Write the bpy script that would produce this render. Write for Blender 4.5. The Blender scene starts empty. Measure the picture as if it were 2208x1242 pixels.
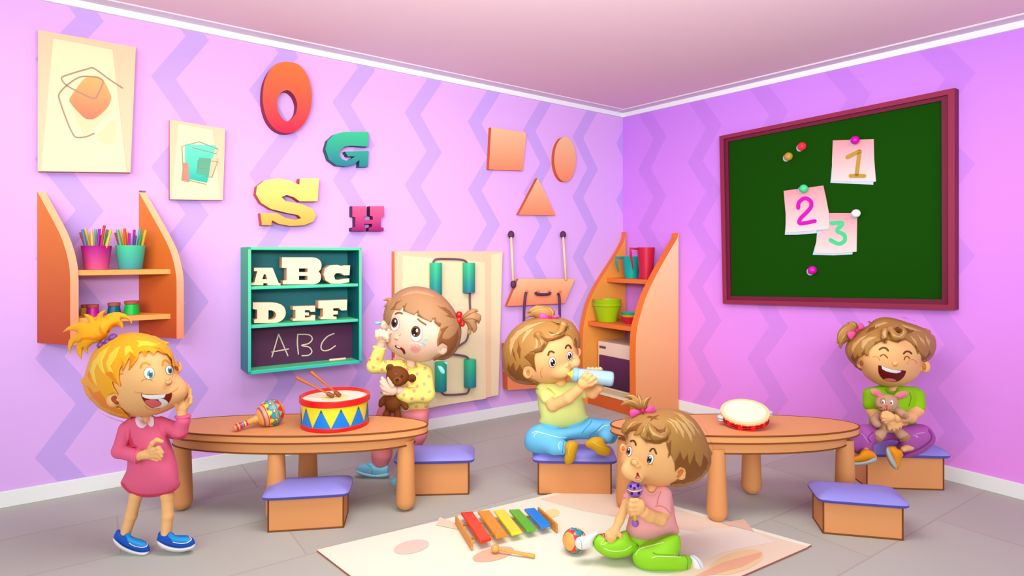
import bpy, math, random
import numpy as np
from mathutils import Vector
from mathutils.bvhtree import BVHTree
from mathutils.geometry import delaunay_2d_cdt
random.seed(7)
SC = bpy.context.scene
COL = SC.collection
# ---------------------------------------------------------------- camera frame
H, FP, HY, CX = 1.67, 1315.0, 550.0, 1104.0      # eye height, focal length in px, horizon row, centre column
def U(px, py, Y): return Vector(((px-CX)/FP*Y, Y, H-(py-HY)/FP*Y))
def floorY(py): return FP*H/(py-HY)
cam = bpy.data.cameras.new('camera'); co = bpy.data.objects.new('camera', cam); COL.objects.link(co)
co.location = (0, 0, H); co.rotation_euler = (math.pi/2, 0, 0)
cam.sensor_fit = 'HORIZONTAL'; cam.sensor_width = 36; cam.lens = 36*FP/2208; cam.shift_y = -(621-HY)/2208
cam.clip_start = .05; cam.clip_end = 100
SC.camera = co
CAM = Vector((0, 0, H))
# ---------------------------------------------------------------- materials
ALB = .80
def lin(h):
    h = h.lstrip('#'); v = [int(h[i:i+2], 16)/255 for i in (0, 2, 4)]
    return [((c+.055)/1.055)**2.4 if c > .04045 else c/12.92 for c in v]
def albedo(h):
    return [max(0.0, min(.93, c*ALB)) for c in lin(h)]+[1]
MC = {}
def mat(h, rough=.55, spec=.25):
    k = (h, rough, spec)
    if k in MC: return MC[k]
    m = bpy.data.materials.new('paint_'+h); m.use_nodes = True
    b = m.node_tree.nodes['Principled BSDF']
    b.inputs['Base Color'].default_value = albedo(h); b.inputs['Roughness'].default_value = rough
    b.inputs['Specular IOR Level'].default_value = spec
    MC[k] = m; return m
def ramp_mat(stops, axis=2, rough=.5, key=None):
    k = ('ramp', tuple(stops), axis)
    if k in MC: return MC[k]
    m = bpy.data.materials.new('two_tone'); m.use_nodes = True; N = m.node_tree.nodes; L = m.node_tree.links
    b = N['Principled BSDF']; b.inputs['Roughness'].default_value = rough; b.inputs['Specular IOR Level'].default_value = .25
    tc = N.new('ShaderNodeTexCoord'); sp = N.new('ShaderNodeSeparateXYZ'); r = N.new('ShaderNodeValToRGB')
    L.new(tc.outputs['Generated'], sp.inputs[0]); L.new(sp.outputs[axis], r.inputs[0])
    e = r.color_ramp.elements
    while len(e) < len(stops): e.new(.5)
    for i, (p, h) in enumerate(stops): e[i].position = p; e[i].color = albedo(h)
    L.new(r.outputs[0], b.inputs['Base Color'])
    MC[k] = m; return m
def wood_mat(c1, c2, scale=6, key=''):
    k = ('wood', c1, c2, scale)
    if k in MC: return MC[k]
    m = bpy.data.materials.new('wood'); m.use_nodes = True; N = m.node_tree.nodes; L = m.node_tree.links
    b = N['Principled BSDF']; b.inputs['Roughness'].default_value = .5; b.inputs['Specular IOR Level'].default_value = .25
    tc = N.new('ShaderNodeTexCoord'); mp = N.new('ShaderNodeMapping'); mp.inputs['Scale'].default_value = (1, 4, 9)
    nz = N.new('ShaderNodeTexNoise'); nz.inputs['Scale'].default_value = scale; nz.inputs['Detail'].default_value = 3
    r = N.new('ShaderNodeValToRGB'); r.color_ramp.elements[0].position = .35; r.color_ramp.elements[1].position = .65
    r.color_ramp.elements[0].color = albedo(c1); r.color_ramp.elements[1].color = albedo(c2)
    L.new(tc.outputs['Object'], mp.inputs[0]); L.new(mp.outputs[0], nz.inputs['Vector']); L.new(nz.outputs['Fac'], r.inputs[0])
    L.new(r.outputs[0], b.inputs['Base Color'])
    MC[k] = m; return m
# ---------------------------------------------------------------- object helpers
def rootloc(o):
    while o.parent: o = o.parent
    return Vector(o.location)
class MB:
    """collects faces of one part; every face keeps a material"""
    def __init__(s): s.v = []; s.f = []; s.m = []; s.mats = []; s.uv = None
    def mi(s, m):
        if m not in s.mats: s.mats.append(m)
        return s.mats.index(m)
    def add(s, vs, fs, m):
        n = len(s.v); i = s.mi(m)
        s.v += [tuple(v) for v in vs]; s.f += [tuple(n+a for a in f) for f in fs]; s.m += [i]*len(fs); return s
    def build(s, name, parent=None, loc=None, smooth=False, sharp=None, bevel=0):
        me = bpy.data.meshes.new(name)
        base = rootloc(parent) if parent else Vector(loc if loc is not None else (0, 0, 0))
        V = np.array(s.v, dtype=np.float64).reshape(-1, 3)-np.array(base)
        me.from_pydata(V.tolist(), [], s.f)
        for m in s.mats: me.materials.append(m)
        me.polygons.foreach_set('material_index', s.m)
        if smooth:
            me.polygons.foreach_set('use_smooth', [True]*len(me.polygons))
            if sharp: 
                try: me.set_sharp_from_angle(angle=math.radians(sharp))
                except Exception: pass
        me.update()
        o = bpy.data.objects.new(name, me); COL.objects.link(o)
        if parent: o.parent = parent
        else: o.location = base
        if bevel:
            b = o.modifiers.new('bevel', 'BEVEL'); b.width = bevel; b.segments = 2; b.limit_method = 'ANGLE'
        return o
def tag(o, label=None, cat=None, group=None, kind=None):
    if label: o['label'] = label
    if cat: o['category'] = cat
    if group: o['group'] = group
    if kind: o['kind'] = kind
    return o
def empty(name, loc, label, cat, group=None):
    o = bpy.data.objects.new(name, None); COL.objects.link(o); o.location = loc; o.empty_display_size = .1
    return tag(o, label, cat, group)
def boxv(c, ax, ay, az):
    """box from centre and three half-axis vectors"""
    vs = [c+sx*ax+sy*ay+sz*az for sz in (-1, 1) for sy in (-1, 1) for sx in (-1, 1)]
    return vs, [(0, 2, 3, 1), (4, 5, 7, 6), (0, 1, 5, 4), (2, 6, 7, 3), (0, 4, 6, 2), (1, 3, 7, 5)]
def box(mb, x0, x1, y0, y1, z0, z1, m):
    c = Vector(((x0+x1)/2, (y0+y1)/2, (z0+z1)/2))
    vs, fs = boxv(c, Vector(((x1-x0)/2, 0, 0)), Vector((0, (y1-y0)/2, 0)), Vector((0, 0, (z1-z0)/2)))
    mb.add(vs, fs, m); return mb
def frame_of(d):
    d = d.normalized(); a = Vector((0, 0, 1)) if abs(d.z) < .9 else Vector((1, 0, 0))
    u = d.cross(a).normalized(); return u, d.cross(u).normalized()
def tube(mb, pts, rs, m, n=12, closed=False, caps=True):
    pts = [Vector(p) for p in pts]
    if not isinstance(rs, (list, tuple)): rs = [rs]*len(pts)
    N = len(pts); rings = []; vs = []
    pu = None
    for i in range(N):
        if closed: d = pts[(i+1) % N]-pts[i-1]
        else: d = pts[min(i+1, N-1)]-pts[max(i-1, 0)]
        d.normalize()
        if pu is None: u, w = frame_of(d)
        else:
            u = (pu-d*pu.dot(d)).normalized(); w = d.cross(u)
        pu = u
        for k in range(n):
            a = 2*math.pi*k/n; vs.append(pts[i]+rs[i]*(math.cos(a)*u+math.sin(a)*w))
    fs = []
    for i in range(N if closed else N-1):
        j = (i+1) % N
        for k in range(n):
            l = (k+1) % n; fs.append((i*n+k, i*n+l, j*n+l, j*n+k))
    if caps and not closed: fs += [tuple(range(n))[::-1], tuple(range((N-1)*n, N*n))]
    mb.add(vs, fs, m); return mb
def rod(mb, a, b, ra, rb, m, n=16, rounds=(True, True)):
    """tapered rod with rounded ends"""
    a = Vector(a); b = Vector(b); d = (b-a).normalized(); P = []; R = []
    K = 5
    if rounds[0]:
        for i in range(K): t = math.pi/2*(1-i/K); P.append(a-d*ra*math.sin(t)); R.append(max(1e-4, ra*math.cos(t)))
    P.append(a); R.append(ra); P.append(b); R.append(rb)
    if rounds[1]:
        for i in range(1, K+1): t = math.pi/2*i/K; P.append(b+d*rb*math.sin(t)); R.append(max(1e-4, rb*math.cos(t)))
    return tube(mb, P, R, m, n)
def ball(mb, c, r, m, n=20, rx=None):
    c = Vector(c); r = Vector(r) if isinstance(r, (tuple, list, Vector)) else Vector((r, r, r))
    vs = []; fs = []; K = n//2
    for i in range(K+1):
        t = math.pi*i/K
        for k in range(n):
            a = 2*math.pi*k/n; vs.append(c+Vector((r.x*math.sin(t)*math.cos(a), r.y*math.sin(t)*math.sin(a), r.z*math.cos(t))))
    for i in range(K):
        for k in range(n):
            l = (k+1) % n; fs.append((i*n+k, (i+1)*n+k, (i+1)*n+l, i*n+l))
    mb.add(vs, fs, m); return mb
def lathe(mb, o, ax, prof, m, n=32, mats=None):
    """profile = [(distance along axis, radius)], optional material per segment"""
    o = Vector(o); ax = Vector(ax).normalized(); u, w = frame_of(ax); vs = []
    for (h, r) in prof:
        for k in range(n):
            a = 2*math.pi*k/n; vs.append(o+ax*h+max(r, 1e-4)*(math.cos(a)*u+math.sin(a)*w))
    for i in range(len(prof)-1):
        fs = []
        for k in range(n):
            l = (k+1) % n; fs.append((i*n+k, i*n+l, (i+1)*n+l, (i+1)*n+k))
        mb.add([vs[j] for j in range(i*n, (i+2)*n)], [tuple(a-i*n for a in f) for f in fs], mats[i] if mats else m)
    return mb
def sm(pts, n=5, closed=True):
    """Catmull-Rom"""
    P = [np.array(p, float) for p in pts]; N = len(P); out = []
    rng = range(N) if closed else range(N-1)
    for i in rng:
        if closed: a, b, c, d = P[i-1], P[i], P[(i+1) % N], P[(i+2) % N]
        else: a, b, c, d = P[max(i-1, 0)], P[i], P[i+1], P[min(i+2, N-1)]
        for k in range(n):
            t = k/n
            out.append(tuple(.5*((2*b)+(c-a)*t+(2*a-5*b+4*c-d)*t*t+(3*b-a-3*c+d)*t**3)))
    if not closed: out.append(tuple(P[-1]))
    return out
def zp(o, s, pts): return [(o[0]+x/s, o[1]+y/s) for x, y in pts]
def ellp(cx, cy, rx, ry, n=28, rot=0):
    c, s = math.cos(rot), math.sin(rot); R = []
    for k in range(n):
        a = 2*math.pi*k/n; x, y = rx*math.cos(a), ry*math.sin(a); R.append((cx+x*c-y*s, cy+x*s+y*c))
    return R
def stroke(pts, w, smooth=True, taper=False):
    """outline polygon of a brush stroke with round ends"""
    if smooth and len(pts) > 2: pts = sm(pts, 5, False)
    P = [np.array(p, float) for p in pts]; L = []; R = []; n = len(P)
    for i, p in enumerate(P):
        d = P[min(i+1, n-1)]-P[max(i-1, 0)]; d = d/(np.linalg.norm(d)+1e-9); q = np.array((-d[1], d[0]))
        ww = w/2*(max(.15, math.sin(math.pi*(i+.6)/(n+.2))) if taper else 1)
        L.append(p+q*ww); R.append(p-q*ww)
    out = list(L)
    if not taper:
        d = P[-1]-P[-2]; a0 = math.atan2(d[1], d[0])
        for k in range(1, 6): a = a0+math.pi/2-math.pi*k/6; out.append(P[-1]+w/2*np.array((math.cos(a), math.sin(a))))
    out += R[::-1]
    if not taper:
        d = P[0]-P[1]; a0 = math.atan2(d[1], d[0])
        for k in range(1, 6): a = a0+math.pi/2-math.pi*k/6; out.append(P[0]+w/2*np.array((math.cos(a), math.sin(a))))
    return [tuple(p) for p in out]
# ---------------------------------------------------------------- planes of the room (pixel -> plane)
CORN = U(1343, 851, floorY(851)); CORN.z = 0
D1 = Vector((1899/1315, 1, 0)).normalized()          # left wall, towards the corner
D2 = Vector((911/1315, -1, 0)).normalized()          # right wall, away from the corner
NL = Vector((D1.y, -D1.x, 0)); NR = Vector((D2.y, -D2.x, 0))
class Plane:
    """origin + u*axis + z*up + e*normal"""
    def __init__(s, o, u, n): s.o = Vector(o); s.u = Vector(u); s.n = Vector(n)
    def hit(s, px, py, e=0):
        r = Vector(((px-CX)/FP, 1, -(py-HY)/FP)); nn = s.u.cross(Vector((0, 0, 1)))
        o = s.o+s.n*e; t = (o-CAM).dot(nn)/r.dot(nn); p = CAM+r*t
        return (p-o).dot(s.u)/s.u.length_squared, p.z
    def W(s, u, z, e=0):
        p = s.o+s.u*u+s.n*e; return Vector((p.x, p.y, p.z+z))
LW = Plane(CORN, -D1, NL); RW = Plane(CORN, D2, NR)
def fill(loops):
    """triangulated filled outline (holes allowed) -> verts2d, tris"""
    cu = bpy.data.curves.new('tmp', 'CURVE'); cu.dimensions = '2D'; cu.fill_mode = 'BOTH'
    for lp in loops:
        sp = cu.splines.new('POLY'); sp.points.add(len(lp)-1); sp.use_cyclic_u = True
        for i, (x, y) in enumerate(lp): sp.points[i].co = (x, y, 0, 1)
    ob = bpy.data.objects.new('tmp', cu); COL.objects.link(ob)
    me = bpy.data.meshes.new_from_object(ob.evaluated_get(bpy.context.evaluated_depsgraph_get()))
    V = [(v.co.x, v.co.y) for v in me.vertices]; Fc = [tuple(p.vertices) for p in me.polygons]
    bpy.data.objects.remove(ob); bpy.data.curves.remove(cu); bpy.data.meshes.remove(me)
    return V, Fc
def slab(mb, loops_uz, pl, e0, e1, mf, ms=None, mapf=None):
    """outline in plane coordinates extruded from offset e0 (back) to e1 (front)"""
    ms = ms or mf
    W = mapf or (lambda u, z, e: pl.W(u, z, e))
    V, T = fill(loops_uz)
    nF = W(0, 0, e1)-W(0, 0, e0); nF.normalize()
    def orient(vs, fs, want):
        out = []
        for f in fs:
            a, b, c = vs[f[0]], vs[f[1]], vs[f[2]]
            out.append(f if (b-a).cross(c-a).dot(want) > 0 else f[::-1])
        return out
    vf = [W(u, z, e1) for u, z in V]; mb.add(vf, orient(vf, T, nF), mf)
    vb = [W(u, z, e0) for u, z in V]; mb.add(vb, orient(vb, T, -nF), ms)
    for li, lp in enumerate(loops_uz):
        n = len(lp); area = sum(lp[i][0]*lp[(i+1) % n][1]-lp[(i+1) % n][0]*lp[i][1] for i in range(n))
        vs = [W(u, z, e1) for u, z in lp]+[W(u, z, e0) for u, z in lp]
        fs = [(i, (i+1) % n, n+(i+1) % n, n+i) for i in range(n)]
        # outward test on the first usable edge
        a, b = vs[0], vs[1]; nm = (b-a).cross(vs[n]-a)
        U0 = W(1, 0, e1)-W(0, 0, e1); Z0 = W(0, 1, e1)-W(0, 0, e1)
        du = lp[1][0]-lp[0][0]; dz = lp[1][1]-lp[0][1]
        o2 = (dz, -du) if area > 0 else (-dz, du)
        if li > 0: o2 = (-o2[0], -o2[1])
        want = U0*o2[0]+Z0*o2[1]
        if nm.dot(want) < 0: fs = [f[::-1] for f in fs]
        mb.add(vs, fs, ms)
    return mb
def pslab(mb, loops_px, pl, e0, e1, mf, ms=None):
    return slab(mb, [[pl.hit(x, y, e1) for x, y in lp] for lp in loops_px], pl, e0, e1, mf, ms)
# ---------------------------------------------------------------- implicit modelling
def poly_sdf(poly, X, Y):
    P = np.array(poly, float); n = len(P); d = np.full(X.shape, 1e9); ins = np.zeros(X.shape, bool)
    for i in range(n):
        a = P[i]; b = P[(i+1) % n]; e = b-a; L = e@e
        if L < 1e-12: continue
        wx = X-a[0]; wy = Y-a[1]; t = np.clip((wx*e[0]+wy*e[1])/L, 0, 1)
        d = np.minimum(d, (wx-e[0]*t)**2+(wy-e[1]*t)**2)
        if a[1] != b[1]:
            c = ((a[1] > Y) != (b[1] > Y)) & (X < (b[0]-a[0])*(Y-a[1])/(b[1]-a[1])+a[0]); ins ^= c
    d = np.sqrt(d); return np.where(ins, -d, d)
class Raster:
    def __init__(s, poly, pad=14):
        P = np.array(poly); s.x0 = math.floor(P[:, 0].min())-pad; s.y0 = math.floor(P[:, 1].min())-pad
        s.w = int(math.ceil(P[:, 0].max()))+pad-s.x0+1; s.h = int(math.ceil(P[:, 1].max()))+pad-s.y0+1
        X, Y = np.meshgrid(np.arange(s.w)+s.x0, np.arange(s.h)+s.y0, indexing='ij')
        s.a = poly_sdf(poly, X.astype(float), Y.astype(float)); s.q = None
    def puff(s):
        """Poisson height: smooth and round, zero on the outline"""
        a = s.a; ins = a < 0; phi = np.zeros(a.shape)
        for st in (8, 4, 2, 1):
            m = ins[::st, ::st].copy(); m[0, :] = m[-1, :] = False; m[:, 0] = m[:, -1] = False
            if st == 8: p = np.zeros(m.shape)
            else:
                p = np.repeat(np.repeat(p, 2, 0), 2, 1); q = np.zeros(m.shape)
                w, h = min(p.shape[0], q.shape[0]), min(p.shape[1], q.shape[1]); q[:w, :h] = p[:w, :h]; p = q*m
            for _ in range({8: 120, 4: 120, 2: 120, 1: 100}[st]):
                p[1:-1, 1:-1] = np.where(m[1:-1, 1:-1], .25*(p[2:, 1:-1]+p[:-2, 1:-1]+p[1:-1, 2:]+p[1:-1, :-2]+st*st), 0)
        phi = p/max(p.max(), 1e-6)
        rin = -a.min(); g0 = 1.6/max(rin, 1)
        good = a < -1.6; q = np.where(good, phi/np.maximum(-a, .5), 0); w = good.astype(float)
        for _ in range(14):
            nq = np.zeros_like(q); nw = np.zeros_like(w)
            for dx, dy in ((1, 0), (-1, 0), (0, 1), (0, -1)):
                nq += np.roll(q*w, (dx, dy), (0, 1)); nw += np.roll(w, (dx, dy), (0, 1))
            upd = (w == 0) & (nw > 0); q[upd] = (nq[upd]/nw[upd]); w[upd] = 1
        q[w == 0] = g0
        q = np.maximum(q, .25*g0)
        s.psi = -a*q; gx, gy = np.gradient(s.psi); s.g = np.hypot(gx, gy); return s
    def samp(s, arr, PX, PY, far=True):
        x = PX-s.x0; y = PY-s.y0
        xc = np.clip(x, 0, s.w-1.001); yc = np.clip(y, 0, s.h-1.001)
        i = xc.astype(np.int32); j = yc.astype(np.int32); fx = (xc-i).astype(np.float32); fy = (yc-j).astype(np.float32)
        A = arr.astype(np.float32)
        v = (A[i, j]*(1-fx)+A[i+1, j]*fx)*(1-fy)+(A[i, j+1]*(1-fx)+A[i+1, j+1]*fx)*fy
        ext = np.hypot(x-xc, y-yc)
        return v, ext
def smin(a, b, k):
    if k <= 0: return np.minimum(a, b)
    h = np.maximum(k-np.abs(a-b), 0)/k; return np.minimum(a, b)-h*h*k*.25
def smax(a, b, k): return -smin(-a, -b, k)
class Fld:
    """signed-distance grid; positions in photo pixels at the figure's own distance, depth d in the same unit (+ = away)"""
    def __init__(s, bx, Yc, dmin, dmax, h=.0036):
        s.Yc = Yc; s.m = Yc/FP; s.hh = h
        ya = Yc+dmin*s.m; yb = Yc+dmax*s.m
        C = [U(x, y, Y) for x in (bx[0], bx[2]) for y in (bx[1], bx[3]) for Y in (ya, yb)]
        lo = np.array([min(c[i] for c in C) for i in range(3)])-2*h; hi = np.array([max(c[i] for c in C) for i in range(3)])+2*h
        s.lo = lo; s.n = np.ceil((hi-lo)/h).astype(int)+1
        s.ax = [(lo[i]+h*np.arange(s.n[i])).astype(np.float32) for i in range(3)]
        s.D = np.full(tuple(s.n), 10.0, np.float32)
    def P(s, x, y, d=0): return np.array(U(x, y, s.Yc+d*s.m), np.float32)
    def blk(s, lo, hi):
        i0 = np.clip(np.floor((np.array(lo)-s.lo)/s.hh).astype(int), 0, s.n-1)
        i1 = np.clip(np.ceil((np.array(hi)-s.lo)/s.hh).astype(int)+1, 1, s.n)
        sl = tuple(slice(a, b) for a, b in zip(i0, i1))
        X = s.ax[0][sl[0]][:, None, None]; Y = s.ax[1][sl[1]][None, :, None]; Z = s.ax[2][sl[2]][None, None, :]
        return sl, X, Y, Z
    def put(s, sl, d, k, op='u'):
        o = s.D[sl]
        if op == 'u': s.D[sl] = smin(o, d, k)
        elif op == 's': s.D[sl] = smax(o, -d, k)
        elif op == 'i': s.D[sl] = smax(o, d, k)
    def cone(s, a, ra, b, rb, k=4, op='u'):
        A = s.P(*a); B = s.P(*b); ra *= s.m; rb *= s.m; k *= s.m; mg = max(ra, rb)+k+3*s.hh
        sl, X, Y, Z = s.blk(np.minimum(A, B)-mg, np.maximum(A, B)+mg)
        e = B-A; L = float(e@e)+1e-12
        t = np.clip(((X-A[0])*e[0]+(Y-A[1])*e[1]+(Z-A[2])*e[2])/L, 0, 1)
        d = np.sqrt((X-A[0]-e[0]*t)**2+(Y-A[1]-e[1]*t)**2+(Z-A[2]-e[2]*t)**2)-(ra+(rb-ra)*t)
        s.put(sl, d, k, op); return s
    def chain(s, pts, k=3, op='u'):
        for a, b in zip(pts[:-1], pts[1:]): s.cone(a[:3], a[3], b[:3], b[3], k, op)
        return s
    def ell(s, x, y, d, rx, ry, rz, rot=0, k=3, op='u'):
        """rx across, ry depth, rz up, rot = clockwise in the picture (rad)"""
        C = s.P(x, y, d); r = np.array([rx, ry, rz])*s.m; k *= s.m; mg = r.max()+k+3*s.hh
        sl, X, Y, Z = s.blk(C-mg, C+mg); c, q = math.cos(rot), math.sin(rot)
        dx = X-C[0]; dy = Y-C[1]; dz = Z-C[2]; u = dx*c-dz*q; v = dx*q+dz*c
        # face the eye: slide along the viewing ray as depth changes
        k0 = np.sqrt((u/r[0])**2+(dy/r[1])**2+(v/r[2])**2)+1e-6
        k1 = np.sqrt((u/r[0]**2)**2+(dy/r[1]**2)**2+(v/r[2]**2)**2)+1e-6
        s.put(sl, k0*(k0-1)/k1, k, op); return s
    def proj(s, X, Y, Z): return CX+FP*X/Y+0*Z, HY-FP*(Z-H)/Y+0*X
    def puffd(s, ras, T, d, X, Y, Z, shear=(0, 0, 0, 0)):
        PX, PY = s.proj(X, Y, Z); ps, ext = ras.samp(ras.psi, PX, PY); g, _ = ras.samp(ras.g, PX, PY)
        dc = d+shear[0]*(PX-shear[2])+shear[1]*(PY-shear[3])
        v = (Y-s.Yc)/s.m-dc
        Fv = (v/T)**2-ps; gr = np.sqrt((2*v/T**2)**2+g*g)
        return (Fv/np.maximum(gr, .5/T)+ext)*s.m
    def puff(s, poly, T, d=0, k=3, op='u', shear=(0, 0, 0, 0), ras=None):
        ras = ras or Raster(poly).puff(); P = np.array(poly); mg = 5+k
        dl = [d+shear[0]*(x-shear[2])+shear[1]*(y-shear[3]) for x, y in poly]
        C = np.array([s.P(x, y, dd) for x in (P[:, 0].min()-mg, P[:, 0].max()+mg) for y in (P[:, 1].min()-mg, P[:, 1].max()+mg)
                      for dd in (min(dl)-T-mg, max(dl)+T+mg)])
        sl, X, Y, Z = s.blk(C.min(0), C.max(0))
        s.put(sl, s.puffd(ras, T, d, X, Y, Z, shear), k*s.m, op); return ras
    def hair(s, ras, T, hp, infl=4, back=30, d=0, shear=(0, 0, 0, 0)):
        sl, X, Y, Z = s.blk(s.lo, s.lo+s.hh*s.n)
        dh = s.puffd(ras, T, d, X, Y, Z, shear)-infl*s.m
        PX, PY = s.proj(X, Y, Z); r2 = Raster(hp); a, ext = r2.samp(r2.a, PX, PY)
        fr = smax(dh, (a+ext)*s.m, 3*s.m); bk = smax(dh, back*s.m-(Y-s.Yc), 6*s.m)
        s.put(sl, np.minimum(fr, bk), 0)
    def mesh(s):
        D = s.D; D[0] = D[-1] = 1; D[:, 0] = D[:, -1] = 1; D[:, :, 0] = D[:, :, -1] = 1
        I = D < 0; nx, ny, nz = D.shape
        cs = [(i, j, k) for i in (0, 1) for j in (0, 1) for k in (0, 1)]
        sub = lambda A, c: A[c[0]:nx-1+c[0], c[1]:ny-1+c[1], c[2]:nz-1+c[2]]
        cnt = np.zeros((nx-1, ny-1, nz-1), np.int8)
        for c in cs: cnt += sub(I, c)
        idx = np.argwhere((cnt > 0) & (cnt < 8)); n = len(idx)
        if n == 0: return np.zeros((0, 3)), []
        vals = np.stack([D[idx[:, 0]+c[0], idx[:, 1]+c[1], idx[:, 2]+c[2]] for c in cs], 1)
        acc = np.zeros((n, 3)); num = np.zeros(n)
        for a in range(8):
            for b in range(a+1, 8):
                if sum(abs(cs[a][i]-cs[b][i]) for i in range(3)) != 1: continue
                va, vb = vals[:, a], vals[:, b]; x = (va < 0) != (vb < 0)
                t = np.where(x, va/np.where(x, va-vb, 1), 0); ca, cb = np.array(cs[a], float), np.array(cs[b], float)
                acc += np.where(x[:, None], ca+t[:, None]*(cb-ca), 0); num += x
        V = (idx+acc/num[:, None])*s.hh+s.lo
        ids = np.full((nx-1, ny-1, nz-1), -1, np.int64); ids[idx[:, 0], idx[:, 1], idx[:, 2]] = np.arange(n)
        Q = []
        for ax in range(3):
            A = I[:-1, 1:-1, 1:-1] if ax == 0 else (I[1:-1, :-1, 1:-1] if ax == 1 else I[1:-1, 1:-1, :-1])
            B = I[1:, 1:-1, 1:-1] if ax == 0 else (I[1:-1, 1:, 1:-1] if ax == 1 else I[1:-1, 1:-1, 1:])
            for e, (p, q) in ((1, (A & ~B, 0)), (2, (~A & B, 1))):
                g = np.argwhere(p)
                if len(g) == 0: continue
                off = [1, 1, 1]; off[ax] = 0; g = g+np.array(off)
                o1, o2 = [(1, 2), (2, 0), (0, 1)][ax]
                d1 = np.zeros(3, int); d1[o1] = 1; d2 = np.zeros(3, int); d2[o2] = 1
                qd = [g-d1-d2, g-d2, g, g-d1]
                f = np.stack([ids[c[:, 0], c[:, 1], c[:, 2]] for c in qd], 1)
                if q: f = f[:, ::-1]
                Q.append(f)
        F = np.concatenate(Q); F = F[(F >= 0).all(1)]
        return V, F
class Surf:
    """a voxel surface kept for draping details on it"""
    def __init__(s, V, F): s.V = V; s.F = F; s.Fl = [tuple(f) for f in F.tolist()]; s.b = BVHTree.FromPolygons(V.tolist(), s.Fl)
    def hit(s, px, py):
        r = Vector(((px-CX)/FP, 1, -(py-HY)/FP)).normalized()
        h = s.b.ray_cast(CAM, r)
        return (h[3], r) if h[0] is not None else (None, r)
def to_mb(V, F, m):
    mb = MB(); mb.add(V.tolist(), [tuple(f) for f in F.tolist()], m); return mb
def patch(mb, poly, surfs, t, m, step=2.2, under=.004):
    """a raised skin-tight patch: outline given in photo pixels, laid onto the first surface behind it"""
    P = [Vector((x, y)) for x, y in poly]; A = np.array(poly); n = len(P)
    xs = np.arange(A[:, 0].min()+step/2, A[:, 0].max(), step); ys = np.arange(A[:, 1].min()+step/2, A[:, 1].max(), step)
    if len(xs) and len(ys):
        X, Y = np.meshgrid(xs, ys); sd = poly_sdf(poly, X, Y); ok = sd < -.45*step
        P += [Vector((x, y)) for x, y in zip(X[ok], Y[ok])]
    V2, _, Fc, *_ = delaunay_2d_cdt(P, [(i, (i+1) % n) for i in range(n)], [], 1, 1e-5)
    if not Fc: return
    if not isinstance(surfs, (list, tuple)): surfs = [surfs]
    dist = []
    for v in V2:
        ds = [s.hit(v.x, v.y)[0] for s in surfs]; ds = [x for x in ds if x]; dist.append(min(ds) if ds else None)
    known = [(v, d) for v, d in zip(V2, dist) if d]
    if not known: return
    med = sorted(d for _, d in known)[len(known)//2]
    top = []; bot = []
    for v, d in zip(V2, dist):
        r = Vector(((v.x-CX)/FP, 1, -(v.y-HY)/FP)).normalized()
        if d is None or d > med+.14: d = min(known, key=lambda k: (k[0]-v).length_squared)[1]
        top.append(CAM+r*(d-t)); bot.append(CAM+r*(d+under))
    fs = []
    ec = {}
    for f in Fc:
        a, b, c = (top[i] for i in f[:3])
        if (b-a).cross(c-a).dot(CAM-a) < 0: f = f[::-1]
        fs.append(tuple(f))
        for i in range(len(f)): e = (f[i], f[(i+1) % len(f)]); ec[e] = 1
    nb = len(top)
    for (a, b) in ec:
        if (b, a) not in ec: fs.append((b, a, nb+a, nb+b))
    used = sorted({i for f in fs for i in f}); mp = {u: i for i, u in enumerate(used)}; al = top+bot
    mb.add([al[u] for u in used], [tuple(mp[i] for i in f) for f in fs], m)
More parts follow.
